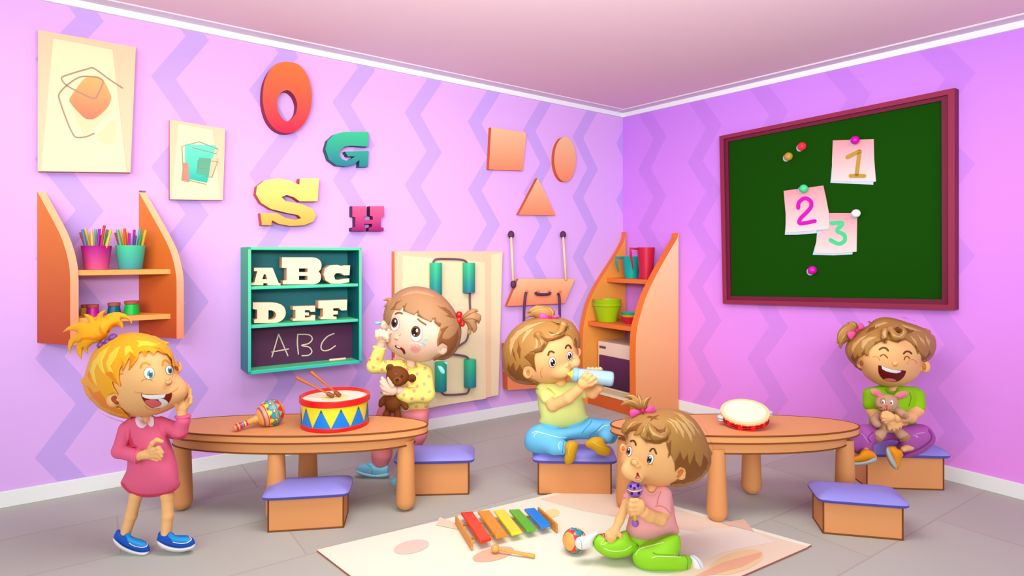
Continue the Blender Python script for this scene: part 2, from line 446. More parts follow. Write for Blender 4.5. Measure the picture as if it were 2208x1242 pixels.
# ================================================================ ROOM
SL, TR = 7.6, 6.2      # extent of the two walls
def ceil_z(s, t): return 3.372+.0166*s-.0241*t
def nodes(m): return m.node_tree.nodes, m.node_tree.links
def math_node(N, L, op, a, b=None, c=None):
    n = N.new('ShaderNodeMath'); n.operation = op
    for i, v in enumerate((a, b, c)):
        if v is None: continue
        if isinstance(v, (int, float)): n.inputs[i].default_value = v
        else: L.new(v, n.inputs[i])
    return n.outputs[0]
def zigzag_mat(base, stripe, u0, pitch, w, amp, z0, per, sign, base_top=None, zt=(0.0, 3.3)):
    m = bpy.data.materials.new('zigzag_wallpaper'); m.use_nodes = True; N, L = nodes(m); b = N['Principled BSDF']
    b.inputs['Roughness'].default_value = .8; b.inputs['Specular IOR Level'].default_value = .1
    uv = N.new('ShaderNodeUVMap'); sp = N.new('ShaderNodeSeparateXYZ'); L.new(uv.outputs[0], sp.inputs[0])
    u, z = sp.outputs[0], sp.outputs[1]
    ph = math_node(N, L, 'FRACT', math_node(N, L, 'DIVIDE', math_node(N, L, 'SUBTRACT', z, z0-40*per), per))
    tri = math_node(N, L, 'SUBTRACT', 1, math_node(N, L, 'ABSOLUTE', math_node(N, L, 'SUBTRACT', math_node(N, L, 'MULTIPLY', ph, 2), 1)))
    edge = math_node(N, L, 'MULTIPLY_ADD', tri, amp*sign, u0+40*pitch*(1 if sign < 0 else -1))
    q = math_node(N, L, 'SUBTRACT', edge, u) if sign < 0 else math_node(N, L, 'SUBTRACT', u, edge)
    fr = math_node(N, L, 'FRACT', math_node(N, L, 'DIVIDE', q, pitch))
    msk = math_node(N, L, 'LESS_THAN', fr, w/pitch)
    mix = N.new('ShaderNodeMix'); mix.data_type = 'RGBA'; L.new(msk, mix.inputs['Factor'])
    ca, cb = mix.inputs['A'], mix.inputs['B']
    if base_top:
        g = N.new('ShaderNodeMapRange'); L.new(z, g.inputs['Value']); g.inputs['From Min'].default_value = zt[0]; g.inputs['From Max'].default_value = zt[1]
        for sock, (lo, hi) in ((ca, (base, base_top[0])), (cb, (stripe, base_top[1]))):
            mm = N.new('ShaderNodeMix'); mm.data_type = 'RGBA'; L.new(g.outputs[0], mm.inputs['Factor'])
            mm.inputs['A'].default_value = albedo(lo); mm.inputs['B'].default_value = albedo(hi); L.new(mm.outputs['Result'], sock)
    else: ca.default_value = albedo(base); cb.default_value = albedo(stripe)
    L.new(mix.outputs['Result'], b.inputs['Base Color']); return m
def quad_obj(name, P, uv, m, thick):
    """wall/floor slab: quad P with a back face pushed out by the vector thick"""
    vs = [Vector(p) for p in P]+[Vector(p)+thick for p in P]
    me = bpy.data.meshes.new(name); me.from_pydata([tuple(v) for v in vs], [], [(0, 1, 2, 3), (7, 6, 5, 4), (0, 4, 5, 1), (1, 5, 6, 2), (2, 6, 7, 3), (3, 7, 4, 0)])
    l = me.uv_layers.new(name='UVMap'); uvs = list(uv)+list(uv)
    for p in me.polygons:
        for li in p.loop_indices: l.data[li].uv = uvs[me.loops[li].vertex_index]
    me.materials.append(m); me.update()
    o = bpy.data.objects.new(name, me); COL.objects.link(o); return tag(o, kind='structure')
wl = zigzag_mat('ECB8FF', 'D2ABF8', .79, .68, .162, .227, 3.0, .677, -1)
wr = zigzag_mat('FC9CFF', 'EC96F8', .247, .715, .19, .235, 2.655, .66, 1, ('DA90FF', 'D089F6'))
a, b = LW.W(SL, 0), LW.W(0, 0)
quad_obj('wall_left', [a, b, LW.W(0, ceil_z(0, 0)), LW.W(SL, ceil_z(SL, 0))], [(SL, 0), (0, 0), (0, ceil_z(0, 0)), (SL, ceil_z(SL, 0))], wl, -NL*.1)
a, b = RW.W(0, 0), RW.W(TR, 0)
quad_obj('wall_right', [a, b, RW.W(TR, ceil_z(0, TR)), RW.W(0, ceil_z(0, 0))], [(0, 0), (TR, 0), (TR, ceil_z(0, TR)), (0, ceil_z(0, 0))], wr, -NR*.1)
# floor with wide planks running along the left wall
fm = bpy.data.materials.new('stone_planks'); fm.use_nodes = True; N, L = nodes(fm); b = N['Principled BSDF']
b.inputs['Roughness'].default_value = .7; b.inputs['Specular IOR Level'].default_value = .15
uv = N.new('ShaderNodeUVMap'); br = N.new('ShaderNodeTexBrick'); L.new(uv.outputs[0], br.inputs['Vector'])
br.inputs['Color1'].default_value = albedo('CCCCC0'); br.inputs['Color2'].default_value = albedo('C6C2B6'); br.inputs['Mortar'].default_value = albedo('C0B6AA')
br.inputs['Scale'].default_value = 1; br.inputs['Brick Width'].default_value = 1.7; br.inputs['Row Height'].default_value = .6
br.inputs['Mortar Size'].default_value = .008; br.inputs['Mortar Smooth'].default_value = .6; br.inputs['Bias'].default_value = 0
L.new(br.outputs['Color'], b.inputs['Base Color'])
DIAG = lambda s, t: CORN-D1*s+D2*t
P = [DIAG(0, 0), DIAG(SL, 0), DIAG(SL, TR), DIAG(0, TR)]
quad_obj('floor', P, [(0, 0), (SL, 0), (SL, TR), (0, TR)], fm, Vector((0, 0, -.1)))
cm = mat('FFDEE5', .9, .05)
def ceiling():
    st = [(-.12, -.12), (7.4, -.12), (7.4, .35), (.2, 5.3), (-.12, 5.3)]
    lo = [Vector((*DIAG(s, t).xy, ceil_z(s, t))) for s, t in st]; up = [p+Vector((0, 0, .1)) for p in lo]; n = len(st)
    m_ = MB(); m_.add(lo+up, [tuple(range(n)), tuple(range(n, 2*n))[::-1]]+[(i, (i+1) % n, n+(i+1) % n, n+i) for i in range(n)], cm)
    o = m_.build('ceiling'); bm_fix(o); return tag(o, kind='structure')
def bm_fix(o):
    import bmesh
    b = bmesh.new(); b.from_mesh(o.data); bmesh.ops.remove_doubles(b, verts=b.verts, dist=1e-5); bmesh.ops.recalc_face_normals(b, faces=b.faces); b.to_mesh(o.data); b.free()
ceiling()
wh = mat('FFFFFF', .5, .2); cor = mat('F3E3F0', .6, .1)
# baseboards and cornices
def along(pl, u0, u1, zs, e0, e1, m, name, zf=None):
    mb = MB(); P = []
    for u in (u0, u1):
        z0, z1 = (zs[0]+(zf(u) if zf else 0), zs[1]+(zf(u) if zf else 0)); P += [pl.W(u, z0, e0), pl.W(u, z0, e1), pl.W(u, z1, e1), pl.W(u, z1, e0)]
    mb.add(P, [(0, 1, 2, 3), (4, 7, 6, 5), (1, 5, 6, 2), (2, 6, 7, 3), (0, 4, 5, 1), (3, 7, 4, 0)], m)
    return mb
along(LW, .02, SL, (0, .108), 0, .022, wh, '').build('baseboard_left', bevel=.004)['kind'] = 'structure'
along(RW, .02, TR, (0, .108), 0, .022, wh, '').build('baseboard_right', bevel=.004)['kind'] = 'structure'
zl = lambda u: ceil_z(u, 0); zr = lambda u: ceil_z(0, u)
mb = along(LW, 0, SL, (-.062, -.0), 0, .03, wh, '', zl); m2 = along(LW, 0, SL, (-.014, -.0), .03, .15, cor, '', zl)
mb.add(m2.v, m2.f, cor); mb.build('trim_1')['kind'] = 'structure'
mb = along(RW, 0, TR, (-.062, -.0), 0, .03, wh, '', zr); m2 = along(RW, 0, TR, (-.014, -.0), .03, .15, cor, '', zr)
mb.add(m2.v, m2.f, cor); mb.build('trim_2')['kind'] = 'structure'
# ================================================================ LIGHT
w = bpy.data.worlds.new('world'); SC.world = w; w.use_nodes = True
w.node_tree.nodes['Background'].inputs[0].default_value = (.93, 1, .99, 1); w.node_tree.nodes['Background'].inputs[1].default_value = .46
def area(name, loc, size, power, rot=(0, 0, 0), col=(1, 1, 1)):
    l = bpy.data.lights.new(name, 'AREA'); l.shape = 'RECTANGLE'; l.size, l.size_y = size; l.energy = power; l.color = col
    o = bpy.data.objects.new(name, l); COL.objects.link(o); o.location = loc; o.rotation_euler = rot; return o
area('overhead_fill', (0, 2.7, 3.22), (2.4, 1.1), 82)  # unseen lamp added for overhead light and shadows under the furniture
area('ceiling_fill', (0, .7, 2.2), (3.5, .8), 350, (math.radians(152), 0, 0), (.95, 1, 1))  # added unseen fill, aimed up to brighten the ceiling
area('front_fill', (0, -.5, 2.2), (3.5, 1.8), 12, (math.radians(84), 0, 0), (.95, 1, 1))  # added fill behind the camera, evens out the room
sp_ = bpy.data.lights.new('corner_fill', 'SPOT'); sp_.energy = 560; sp_.spot_size = math.radians(62); sp_.spot_blend = 1; sp_.shadow_soft_size = .6; sp_.color = (.95, 1, 1)  # added spot from behind the camera, lifts the far corner
so_ = bpy.data.objects.new('corner_fill', sp_); COL.objects.link(so_); so_.location = (-.2, -.6, 2.5); so_.rotation_euler = (Vector((.9, 7.2, 2.9))-Vector((-.2, -.6, 2.5))).to_track_quat('-Z', 'Y').to_euler()
sl = bpy.data.lights.new('daylight', 'SUN'); sl.energy = 2.1; sl.angle = math.radians(50); sl.color = (.96, 1, .99)
so = bpy.data.objects.new('daylight', sl); COL.objects.link(so); so.location = (0, -2, 3); so.rotation_euler = Vector((.06, 1, -.34)).to_track_quat('-Z', 'Y').to_euler()
SC.view_settings.view_transform = 'Standard'; SC.view_settings.look = 'None'; SC.view_settings.gamma = 1
SC.view_settings.use_curve_mapping = False; SC.view_settings.exposure = -.12
# ================================================================ THINGS ON THE LEFT WALL
OR = ramp_mat([(0, 'C8501E'), (1, 'FF8F38')]); ORf = mat('FFB07A')
def wall_thing(name, label, cat, loops, pl, e0, e1, mf, ms=None, group=None, parent=None, bevel=0):
    mb = MB(); pslab(mb, loops, pl, e0, e1, mf, ms)
    c = Vector((0, 0, 0))
    for v in mb.v: c += Vector(v)
    c /= len(mb.v)
    o = mb.build(name, parent=parent, loc=None if parent else c, bevel=bevel)
    if label: tag(o, label, cat, group)
    return o
def on(parent, name, loops, pl, e0, e1, m, label=None):
    mb = MB()
    for lp in loops: pslab(mb, [lp] if isinstance(lp[0][0], (int, float)) else lp, pl, e0, e1, m)
    o = mb.build(name, parent); 
    if label: o['label'] = label
    return o
# -- picture with the orange blob
z1 = lambda p: zp((0, 0), 2.957, p)
pic = wall_thing('picture', 'large cream picture with an orange blob and looping pencil line, top left of the wall', 'picture',
                 [z1([(242, 190), (866, 300), (832, 1100), (240, 1092)])], LW, 0, .07, mat('FFCFA8'), OR)
on(pic, 'paper', [z1([(340, 245), (718, 318), (808, 1098), (262, 1091)])], LW, .07, .073, mat('FDE8B8'))
on(pic, 'painted_blob', [sm(z1([(595, 483), (650, 500), (690, 570), (708, 630), (680, 690), (610, 752), (565, 760), (530, 745), (460, 670), (443, 635), (475, 580), (540, 500)]))], LW, .073, .077, ramp_mat([(0, 'FF7A5C'), (1, 'FDB768')]))
on(pic, 'painted_shape', [z1([(455, 668), (600, 690), (715, 700), (540, 865), (500, 810)]), sm(z1([(735, 765), (718, 915), (615, 885), (650, 835)]), 2)], LW, .073, .075, mat('FFD9A8'))
on(pic, 'drawn_line', [stroke(z1([(780, 560), (690, 500), (600, 436), (560, 438), (420, 480), (392, 500), (420, 540), (500, 585), (590, 625), (615, 615), (655, 530), (645, 505), (600, 490), (510, 490), (430, 540), (378, 595), (380, 640), (430, 780), (470, 862), (500, 876), (550, 870), (598, 850)]), 2.6)], LW, .077, .08, mat('B08F80'))
# -- picture with the teal square
p2 = wall_thing('picture', 'small cream picture with a teal square beside the red letter O', 'picture', [[(366, 257.7), (486, 278), (480.5, 431.5), (366, 430)]], LW, 0, .06, mat('FFCFA8'), OR)
on(p2, 'paper', [z1([(1140, 790), (1355, 830), (1408, 1272), (1095, 1270)])], LW, .06, .063, mat('FDE8B8'))
on(p2, 'painted_square', [z1([(1180, 920), (1378, 925), (1320, 1165), (1200, 1140), (1178, 1060)])], LW, .063, .067, ramp_mat([(0, '16B8A6'), (1, '74FFC6')]))
on(p2, 'painted_shape', [z1([(1170, 1035), (1200, 1040), (1207, 1162), (1155, 1150)])], LW, .067, .069, mat('E88A7A'))
on(p2, 'painted_shape', [z1([(1270, 1005), (1345, 1010), (1330, 1120), (1250, 1105)])], LW, .067, .069, mat('5FAE8C'))
on(p2, 'painted_shape', [z1([(1350, 1008), (1388, 1010), (1350, 1125), (1332, 1120)])], LW, .067, .069, mat('FBC9A0'))
on(p2, 'drawn_line', [stroke(z1([(1225, 940), (1380, 980), (1390, 950), (1270, 903), (1160, 932), (1170, 1140), (1315, 1175)]), 1.6, False), stroke(z1([(1325, 1068), (1260, 1072), (1260, 1022), (1388, 1030), (1352, 1130), (1300, 1122)]), 1.6, False)], LW, .069, .071, mat('8F9D80'))
# -- letters on the wall
z3 = lambda p: zp((480, 100), 2.888, p)
wall_thing('letter', 'big red and orange wall letter O', 'letter', [sm(z3([(400, 96), (470, 112), (522, 170), (548, 240), (556, 320), (545, 400), (515, 470), (465, 522), (400, 540), (335, 520), (285, 465), (258, 390), (250, 310), (262, 220), (295, 148), (340, 108)])),
     sm(z3([(400, 272), (440, 298), (462, 345), (464, 385), (450, 430), (405, 467), (370, 445), (345, 400), (338, 350), (352, 300)]))], LW, .004, .10, ramp_mat([(0, 'F00A46'), (1, 'FA7A38')]), mat('A0052C'))
wall_thing('letter', 'green to teal wall letter G', 'letter', [z3([(910, 532), (905, 625), (800, 618), (757, 625), (730, 648), (725, 675), (745, 703), (770, 712), (795, 704), (825, 685), (780, 685), (762, 655), (910, 650), (905, 750), (850, 750), (852, 708), (820, 733), (770, 747), (710, 740), (662, 705), (640, 640), (655, 585), (695, 548), (755, 532)])],
     LW, .004, .08, ramp_mat([(0, '217F90'), (1, '3AC98E')]), mat('0A5A60'))
wall_thing('letter', 'yellow wall letter S with orange sides', 'letter', [z3([(600, 822), (592, 965), (480, 965), (445, 940), (400, 925), (367, 938), (390, 962), (500, 985), (560, 1012), (583, 1050), (565, 1090), (505, 1114), (420, 1118), (350, 1105), (307, 1082), (303, 1113), (245, 1113), (235, 1038), (340, 1038), (390, 1068), (450, 1080), (490, 1070), (470, 1050), (400, 1037), (300, 1012), (240, 975), (207, 920), (215, 870), (260, 835), (340, 822), (420, 835), (478, 862), (480, 822)])],
     LW, .004, .10, ramp_mat([(0, 'FFAA44'), (1, 'FFEE82')]), mat('D8591C'))
wall_thing('letter', 'small pink and magenta wall letter H', 'letter', [z3([(808, 995), (895, 995), (893, 1055), (880, 1060), (880, 1080), (935, 1080), (935, 1060), (918, 1055), (918, 995), (1005, 995), (1005, 1058), (985, 1065), (985, 1125), (1003, 1130), (1003, 1150), (910, 1150), (910, 1130), (930, 1125), (930, 1105), (880, 1105), (880, 1125), (893, 1130), (893, 1150), (805, 1150), (805, 1130), (827, 1125), (827, 1065), (808, 1060)])],
     LW, .004, .08, ramp_mat([(0, 'A2006E'), (1, 'F4608E')]), mat('5A1640'))
# -- flat geometric shapes
z6 = lambda p: zp((1000, 230), 4.14, p)
SH = ramp_mat([(0, 'FF8F66'), (1, 'FFCB98')])
for nm, lb, lp in (('wall_square', 'peach square panel on the wall beside the oval', z6([(245, 182), (558, 235), (525, 572), (225, 560)])),
                   ('wall_oval', 'peach oval disc on the wall near the corner', ellp(1218.6, 343.5, 23.5, 48.5, 40)),
                   ('wall_triangle', 'peach triangle panel on the wall below the square and oval', z6([(662, 635), (820, 970), (490, 965)]))):
    wall_thing(nm, lb, 'wall decoration', [lp], LW, 0, .05, SH, mat('D8602C'), bevel=.006)
# -- marble board with green tubes
z7 = lambda p: zp((830, 520), 3.268, p)
bd = wall_thing('tube_board', 'large cream wall board carrying green tubes joined by brown cord', 'wall board', [z7([(68, 72), (830, 72), (800, 1086), (70, 1222)])], LW, 0, .07, mat('FFD3AC'), OR)
on(bd, 'panel', [z7([(125, 102), (705, 150), (712, 1110), (125, 1200)]), z7([(752, 95), (825, 82), (797, 1082), (752, 1090)])], LW, .07, .074, mat('FDE8BC'))
def cordline(pts, r=.010):
    ord_ = MB(); P = [LW.W(*LW.hit(x, y, .12), .10) for x, y in sm(z7(pts), 5, False)]; tube(ord_, P, r, mat('7A5A66'), 8); ord_.build('cord', bd, smooth=True)
cordline([(350, 155), (352, 138), (375, 126), (450, 125), (530, 128), (570, 138), (590, 158)])
cordline([(605, 360), (605, 420), (607, 520), (590, 680), (540, 732), (470, 770)])
cordline([(430, 805), (490, 800), (560, 810), (590, 822), (600, 840)])
cordline([(400, 1050), (415, 1078), (450, 1086), (560, 1080), (592, 1068), (604, 1025)])
TG = ramp_mat([(0, '1E7F92'), (1, '35C98E')])
for i, (x, ya, yb) in enumerate(((356, 153, 400), (588, 153, 362), (596, 833, 1025), (392, 850, 1055))):
    (xa, y1), (_, y2) = z7([(x, ya), (x, yb)]); u, zt_ = LW.hit(xa, y1, .12); _, zb = LW.hit(xa, y2, .12)
    mb = MB(); r = (13.2 if i != 3 else 12.5)*LW.W(u, 1, .12).y/FP
    lathe(mb, LW.W(u, zb, .07+r), (0, 0, 1), [(0, 0), (0, r), (zt_-zb, r), (zt_-zb, 0)], TG, 28); o = mb.build('green_tube', bd, smooth=True, sharp=40)
# -- rope rack and hanging bag
z8 = lambda p: zp((1060, 480), 5.175, p)
rk = wall_thing('hanging_rack', 'slanted peach board hung on two ropes from dark pegs', 'rack', [z8([(300, 627), (930, 627), (815, 900), (172, 932)])], LW, .06, .10, ramp_mat([(0, 'FF8F66'), (1, 'FFC994')]), mat('DE6A30'))
def WP(x, y, e, pl=LW): return pl.W(*pl.hit(x, y, e), e)
for k, (top, bot) in enumerate((((217, 135), (243, 690)), ((797, 135), (830, 640)))):
    a, b = z8([top, bot]); mb = MB(); tube(mb, [WP(*a, .09), WP(*b, .12)], [.014, .014], mat('FFD9B0'), 10); ro = mb.build('rope', rk, smooth=True)
    mb = MB(); ball(mb, WP(*a, .08), (.034, .034, .042), mat('5A3050')); mb.build('peg', rk, smooth=True)
mb = MB(); ball(mb, WP(1107, 613, .12), (.030, .030, .042), mat('5A3050')); mb.build('knot', rk, smooth=True)
for x in (394, 520, 640, 765):
    a = z8([(x, 768)])[0]; mb = MB(); ball(mb, WP(*a, .11), .016, mat('FF8A3C')); mb.build('hook', rk, smooth=True)
mb = MB(); pslab(mb, [[(1092.5, 742), (1232, 742), (1231, 834), (1095, 841)]], LW, .03, .12, mat('FF9160'), mat('E8713C'))
bag = mb.build('bag', loc=WP(1160, 790, .07)); tag(bag, 'orange bag hanging by purple straps below the slanted rack', 'bag')
mb = MB()
for pts in ([(385, 775), (372, 860), (362, 1000), (360, 1370)], [(740, 790), (755, 830), (760, 1000), (758, 1370)], [(492, 775), (505, 797), (570, 802), (640, 797), (655, 775)]):
    tube(mb, [WP(*p, .14) for p in sm(z8(pts), 5, False)], .0145, mat('5F2E5C'), 10)
mb.build('strap', bag, smooth=True)
# -- green letter cabinet
U0 = LW.hit(534.8, 600, .28)[0]; U1 = LW.hit(779, 600, .28)[0]
zt = lambda x, y: LW.hit(x, y, .28)[1]
ZT = (zt(534.5, 529)+zt(781.5, 537))/2; ZB = (zt(534.5, 807)+zt(776, 783))/2
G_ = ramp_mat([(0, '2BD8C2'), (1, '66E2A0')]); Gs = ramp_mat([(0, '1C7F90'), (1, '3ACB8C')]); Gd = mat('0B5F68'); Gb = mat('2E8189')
cab = empty('letter_cabinet', LW.W((U0+U1)/2, ZB, .14), 'green wall cabinet with letter blocks on shelves and a purple chalk panel', 'cabinet')
def lbox(u0, u1, z0, z1, e0, e1, m, nm, parent, bevel=.003, pl=LW):
    mb = MB(); P = [pl.W(u, z, e) for e in (e0, e1) for z in (z0, z1) for u in (u0, u1)]
    fs = [(0, 1, 3, 2), (4, 6, 7, 5), (0, 4, 5, 1), (2, 3, 7, 6), (0, 2, 6, 4), (1, 5, 7, 3)]
    c = sum(P, Vector())/8; out = []
    for f in fs:
        n_ = (P[f[1]]-P[f[0]]).cross(P[f[2]]-P[f[0]]); fc = sum((P[i] for i in f), Vector())/4
        out.append(f if n_.dot(fc-c) > 0 else f[::-1])
    mb.add(P, out, m); return mb.build(nm, parent, bevel=bevel) if nm else mb
th = .024
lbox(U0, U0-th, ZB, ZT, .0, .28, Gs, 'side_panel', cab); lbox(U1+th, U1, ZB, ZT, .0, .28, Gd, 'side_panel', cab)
lbox(U0-th, U1+th, ZT-th, ZT, .0, .28, G_, 'top_panel', cab); lbox(U0-th, U1+th, ZB, ZB+th, .0, .28, G_, 'bottom_panel', cab)
lbox(U0-th, U1+th, ZB+th, ZT-th, .0, .012, Gb, 'back_panel', cab, 0)
zs1 = (LW.hit(535, 621, .28)[1]+LW.hit(779, 615, .28)[1])/2; zs2 = (LW.hit(535, 705, .28)[1]+LW.hit(779, 691, .28)[1])/2
for z in (zs1, zs2): lbox(U0-th, U1+th, z-.012, z+.012, .012, .272, G_, 'shelf', cab)
mb = MB()   # light front edging
for (ua, ub, za, zb_) in ((U0, U0-.02, ZB, ZT), (U1+.02, U1, ZB, ZT), (U0, U1, ZT-.02, ZT), (U0, U1, ZB, ZB+.02)):
    m2 = lbox(ua, ub, za, zb_, .28, .286, G_, None, None); mb.add(m2.v, m2.f, G_)
mb.build('front_edging', cab)
chalk = lbox(U0-th, U1+th, ZB+th, zs2-.012, .012, .12, mat('5A2C50'), 'chalk_panel', cab, 0)
z4 = lambda p: zp((480, 500), 3.764, p)
ch = MB()
for st in ([(455, 830), (400, 1015)], [(455, 830), (530, 1005)], [(400, 975), (535, 950)], [(610, 835), (607, 900), (615, 992)], [(608, 832), (700, 835), (728, 868), (700, 905), (640, 922), (700, 935), (725, 970), (700, 1000), (645, 1005)], [(905, 825), (850, 850), (808, 900), (800, 945), (825, 965), (870, 955), (915, 925)]):
    pslab(ch, [stroke(z4(st), 2.4)], LW, .12, .123, mat('E8D9B8'))
ch.build('chalk_writing', chalk, )['label'] = 'chalk letters A B C'
mb = MB(); a, b = WP(712, 775, .2), WP(744, 771, .2); a.z = b.z = ZB+th+.0105; rod(mb, a, b, .010, .010, mat('FFE0C4'), 12); 
tag(mb.build('chalk_stick', loc=a, smooth=True), 'stick of pale chalk lying at the bottom of the green cabinet', 'chalk')
LT = mat('FFE8C6'); LS = mat('FFB288')
def slabletter(name, loops, zrest):
    L2 = [z4(l) for l in loops]; e1 = .20; uz = [[LW.hit(x, y, e1) for x, y in lp] for lp in L2]
    zm = min(z for lp in uz for _, z in lp); uz = [[(u, z-zm+zrest) for u, z in lp] for lp in uz]
    mb = MB(); slab(mb, uz, LW, .12, e1, LT, LS); c = LW.W(uz[0][0][0], zrest, .16)
    tag(mb.build('letter_block', loc=c), name, 'letter block', 'letter blocks in the green cabinet')
R1, R2 = zs1+.0125, zs2+.0125
slabletter('cream letter block A on the top cabinet shelf', [[(255, 292), (405, 292), (455, 415), (470, 418), (470, 434), (365, 434), (365, 418), (330, 418), (330, 434), (232, 434), (232, 418), (258, 410), (282, 320), (255, 320)], [(335, 345), (350, 345), (362, 385), (322, 385)]], R1)
slabletter('cream letter block B on the top cabinet shelf, largest of all', [[(482, 215), (730, 215), (765, 221), (790, 238), (802, 262), (803, 290), (795, 313), (778, 330), (792, 345), (799, 368), (797, 393), (785, 415), (762, 429), (730, 434), (490, 434), (490, 405), (520, 400), (520, 300), (482, 300)], [(620, 305), (690, 305), (690, 335), (620, 335)], [(620, 365), (690, 365), (690, 400), (620, 400)]], R1)
slabletter('cream letter block C on the top cabinet shelf', [[(1035, 282), (1030, 362), (985, 362), (960, 345), (920, 345), (905, 365), (912, 395), (940, 402), (975, 392), (1028, 388), (1028, 418), (960, 430), (880, 430), (838, 405), (820, 360), (830, 310), (870, 282), (930, 278), (975, 290), (978, 282)]], R1)
slabletter('cream letter block D on the middle cabinet shelf', [[(245, 582), (410, 582), (445, 587), (475, 598), (497, 616), (509, 640), (513, 665), (509, 690), (496, 713), (474, 732), (448, 744), (420, 748), (255, 750), (255, 722), (280, 715), (280, 640), (245, 636)], [(372, 645), (400, 646), (420, 655), (432, 670), (435, 685), (430, 702), (418, 714), (398, 721), (372, 722)]], R2)
slabletter('cream letter block E on the middle cabinet shelf', [[(570, 610), (752, 604), (752, 652), (718, 655), (705, 640), (668, 640), (668, 660), (700, 660), (700, 684), (668, 684), (668, 700), (710, 698), (722, 682), (752, 680), (752, 724), (570, 728), (570, 712), (592, 706), (592, 640), (570, 638)]], R2)
slabletter('cream letter block F on the middle cabinet shelf', [[(778, 562), (1012, 553), (1008, 640), (965, 642), (945, 622), (898, 624), (898, 645), (935, 645), (935, 672), (898, 675), (898, 690), (925, 692), (925, 712), (795, 714), (795, 698), (815, 690), (815, 625), (778, 625)]], R2)
# -- splayed wall shelf
K = .66
class Splay:
    def __init__(s, px): s.u = LW.hit(px, 500, 0)[0]; s.v = NL+D1*K
    def hit(s, x, y):
        o = LW.W(s.u, 0); nn = s.v.cross(Vector((0, 0, 1))); r = Vector(((x-CX)/FP, 1, -(y-HY)/FP)); t = (o-CAM).dot(nn)/r.dot(nn); p = CAM+r*t
        return (p-o).dot(NL), p.z
sw = lambda u, z, e: LW.W(u-K*e, z, e)
z2 = lambda p: zp((0, 380), 3.104, p)
A_, B_ = Splay(80), Splay(299.5)
shelf = empty('wall_shelf', LW.W((A_.u+B_.u)/2, 1.1, .1), 'orange curved wall shelf holding pencil cups and paint jars', 'shelf')
def panel(pl_, curve, m, me, nm):
    cur = [pl_.hit(*p) for p in sm(curve, 4, False)]; zb0 = cur[0][1]
    lp = [(e, z) for e, z in cur]; zt_ = lp[0][1]; lp = [(0.0, zt_+.01)]+lp+[(lp[-1][0], 1.075), (0.0, 1.075)]
    mb = MB(); V, T = fill([lp]); th = .045; n = len(lp)
    for du, fl in ((0, 0), (-th, 1)):
        mb.add([sw(pl_.u+du, z, e) for e, z in V], [f if fl else f[::-1] for f in T], m)
    vs = [sw(pl_.u, z, e) for e, z in lp]+[sw(pl_.u-th, z, e) for e, z in lp]
    mb.add(vs, [(i, (i+1) % n, n+(i+1) % n, n+i) for i in range(n)], me)
    return mb.build(nm, shelf)
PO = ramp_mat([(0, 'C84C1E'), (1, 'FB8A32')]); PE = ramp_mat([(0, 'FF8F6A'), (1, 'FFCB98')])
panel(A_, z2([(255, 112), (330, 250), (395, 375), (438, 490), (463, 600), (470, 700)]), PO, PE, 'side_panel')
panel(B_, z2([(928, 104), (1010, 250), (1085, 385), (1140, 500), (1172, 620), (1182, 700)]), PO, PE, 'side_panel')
def sboard(z, nm):
    e = .27; mb = MB(); P = [sw(u, zz, ee) for ee in (0.005, e) for zz in (z-.036, z) for u in (A_.u-.045, B_.u)]
    mb.add(P, [(0, 1, 3, 2), (4, 6, 7, 5), (0, 4, 5, 1), (2, 3, 7, 6), (0, 2, 6, 4), (1, 5, 7, 3)], mat('FFAA55')); return mb.build(nm, shelf, bevel=.003)
ZS1 = H-(583-HY)/FP*4.0; ZS2 = H-(688-HY)/FP*4.0
sboard(ZS1, 'shelf_board'); sboard(ZS2, 'shelf_board')
def on_shelf(px, z, e):
    """point on the splayed shelf at pixel column px, depth e"""
    lo, hi = B_.u-.5, A_.u+.5
    for _ in range(40):
        mid = (lo+hi)/2; p = sw(mid, z, e); x = CX+FP*p.x/p.y
        if x > px: lo = mid
        else: hi = mid
    return sw((lo+hi)/2, z, e)
def pcup(cx, m, cname, pencils):
    p = on_shelf(cx, ZS1, .14); mpx = p.y/FP; r1, r0, hh = 28*mpx, 22*mpx, 51*mpx
    mb = MB(); lathe(mb, p+Vector((0, 0, .001)), (0, 0, 1), [(0, 0), (0, r0), (hh, r1), (hh, r1-.005), (.008, r0-.005), (.008, 0)], m, 32)
    tag(mb.build('pencil_cup', loc=p, smooth=True, sharp=40), f'{cname} cup of coloured pencils on the upper wall shelf', 'cup')
    for i, (xb, xt, yt, c, cn, pos) in enumerate(pencils):
        # foot inside the cup, head where the photo shows it
        dy = (-.4 if i % 2 else .35)*r0*.8
        b = Vector((p.x+(xb-cx)*mpx*.45, p.y+dy*.7, p.z+.012)); t = Vector(((xt-CX)/FP*(p.y+dy), p.y+dy, H-(yt-HY)/FP*(p.y+dy)))
        mb = MB(); tube(mb, [b, t], [.0085, .0085], mat(c), 6); o = mb.build('pencil', loc=b)
        tag(o, f'{cn} pencil {pos} in the {cname} cup', 'pencil', f'pencils in the {cname} cup')
RD, BL, YE, TE, PU, NV, GR, YO = 'DE3A28', '3A8CC4', 'FBCF2C', '5CC0B0', 'B41AB0', '4A4A8C', '3AA868', 'FFBF20'
z9 = lambda x, y: zp((160, 480), 5.914, [(x, y)])[0]
def PC(lst): return [(z9(xb, 0)[0], *z9(xt, yt), c, cn, ps) for xb, xt, yt, c, cn, ps in lst]
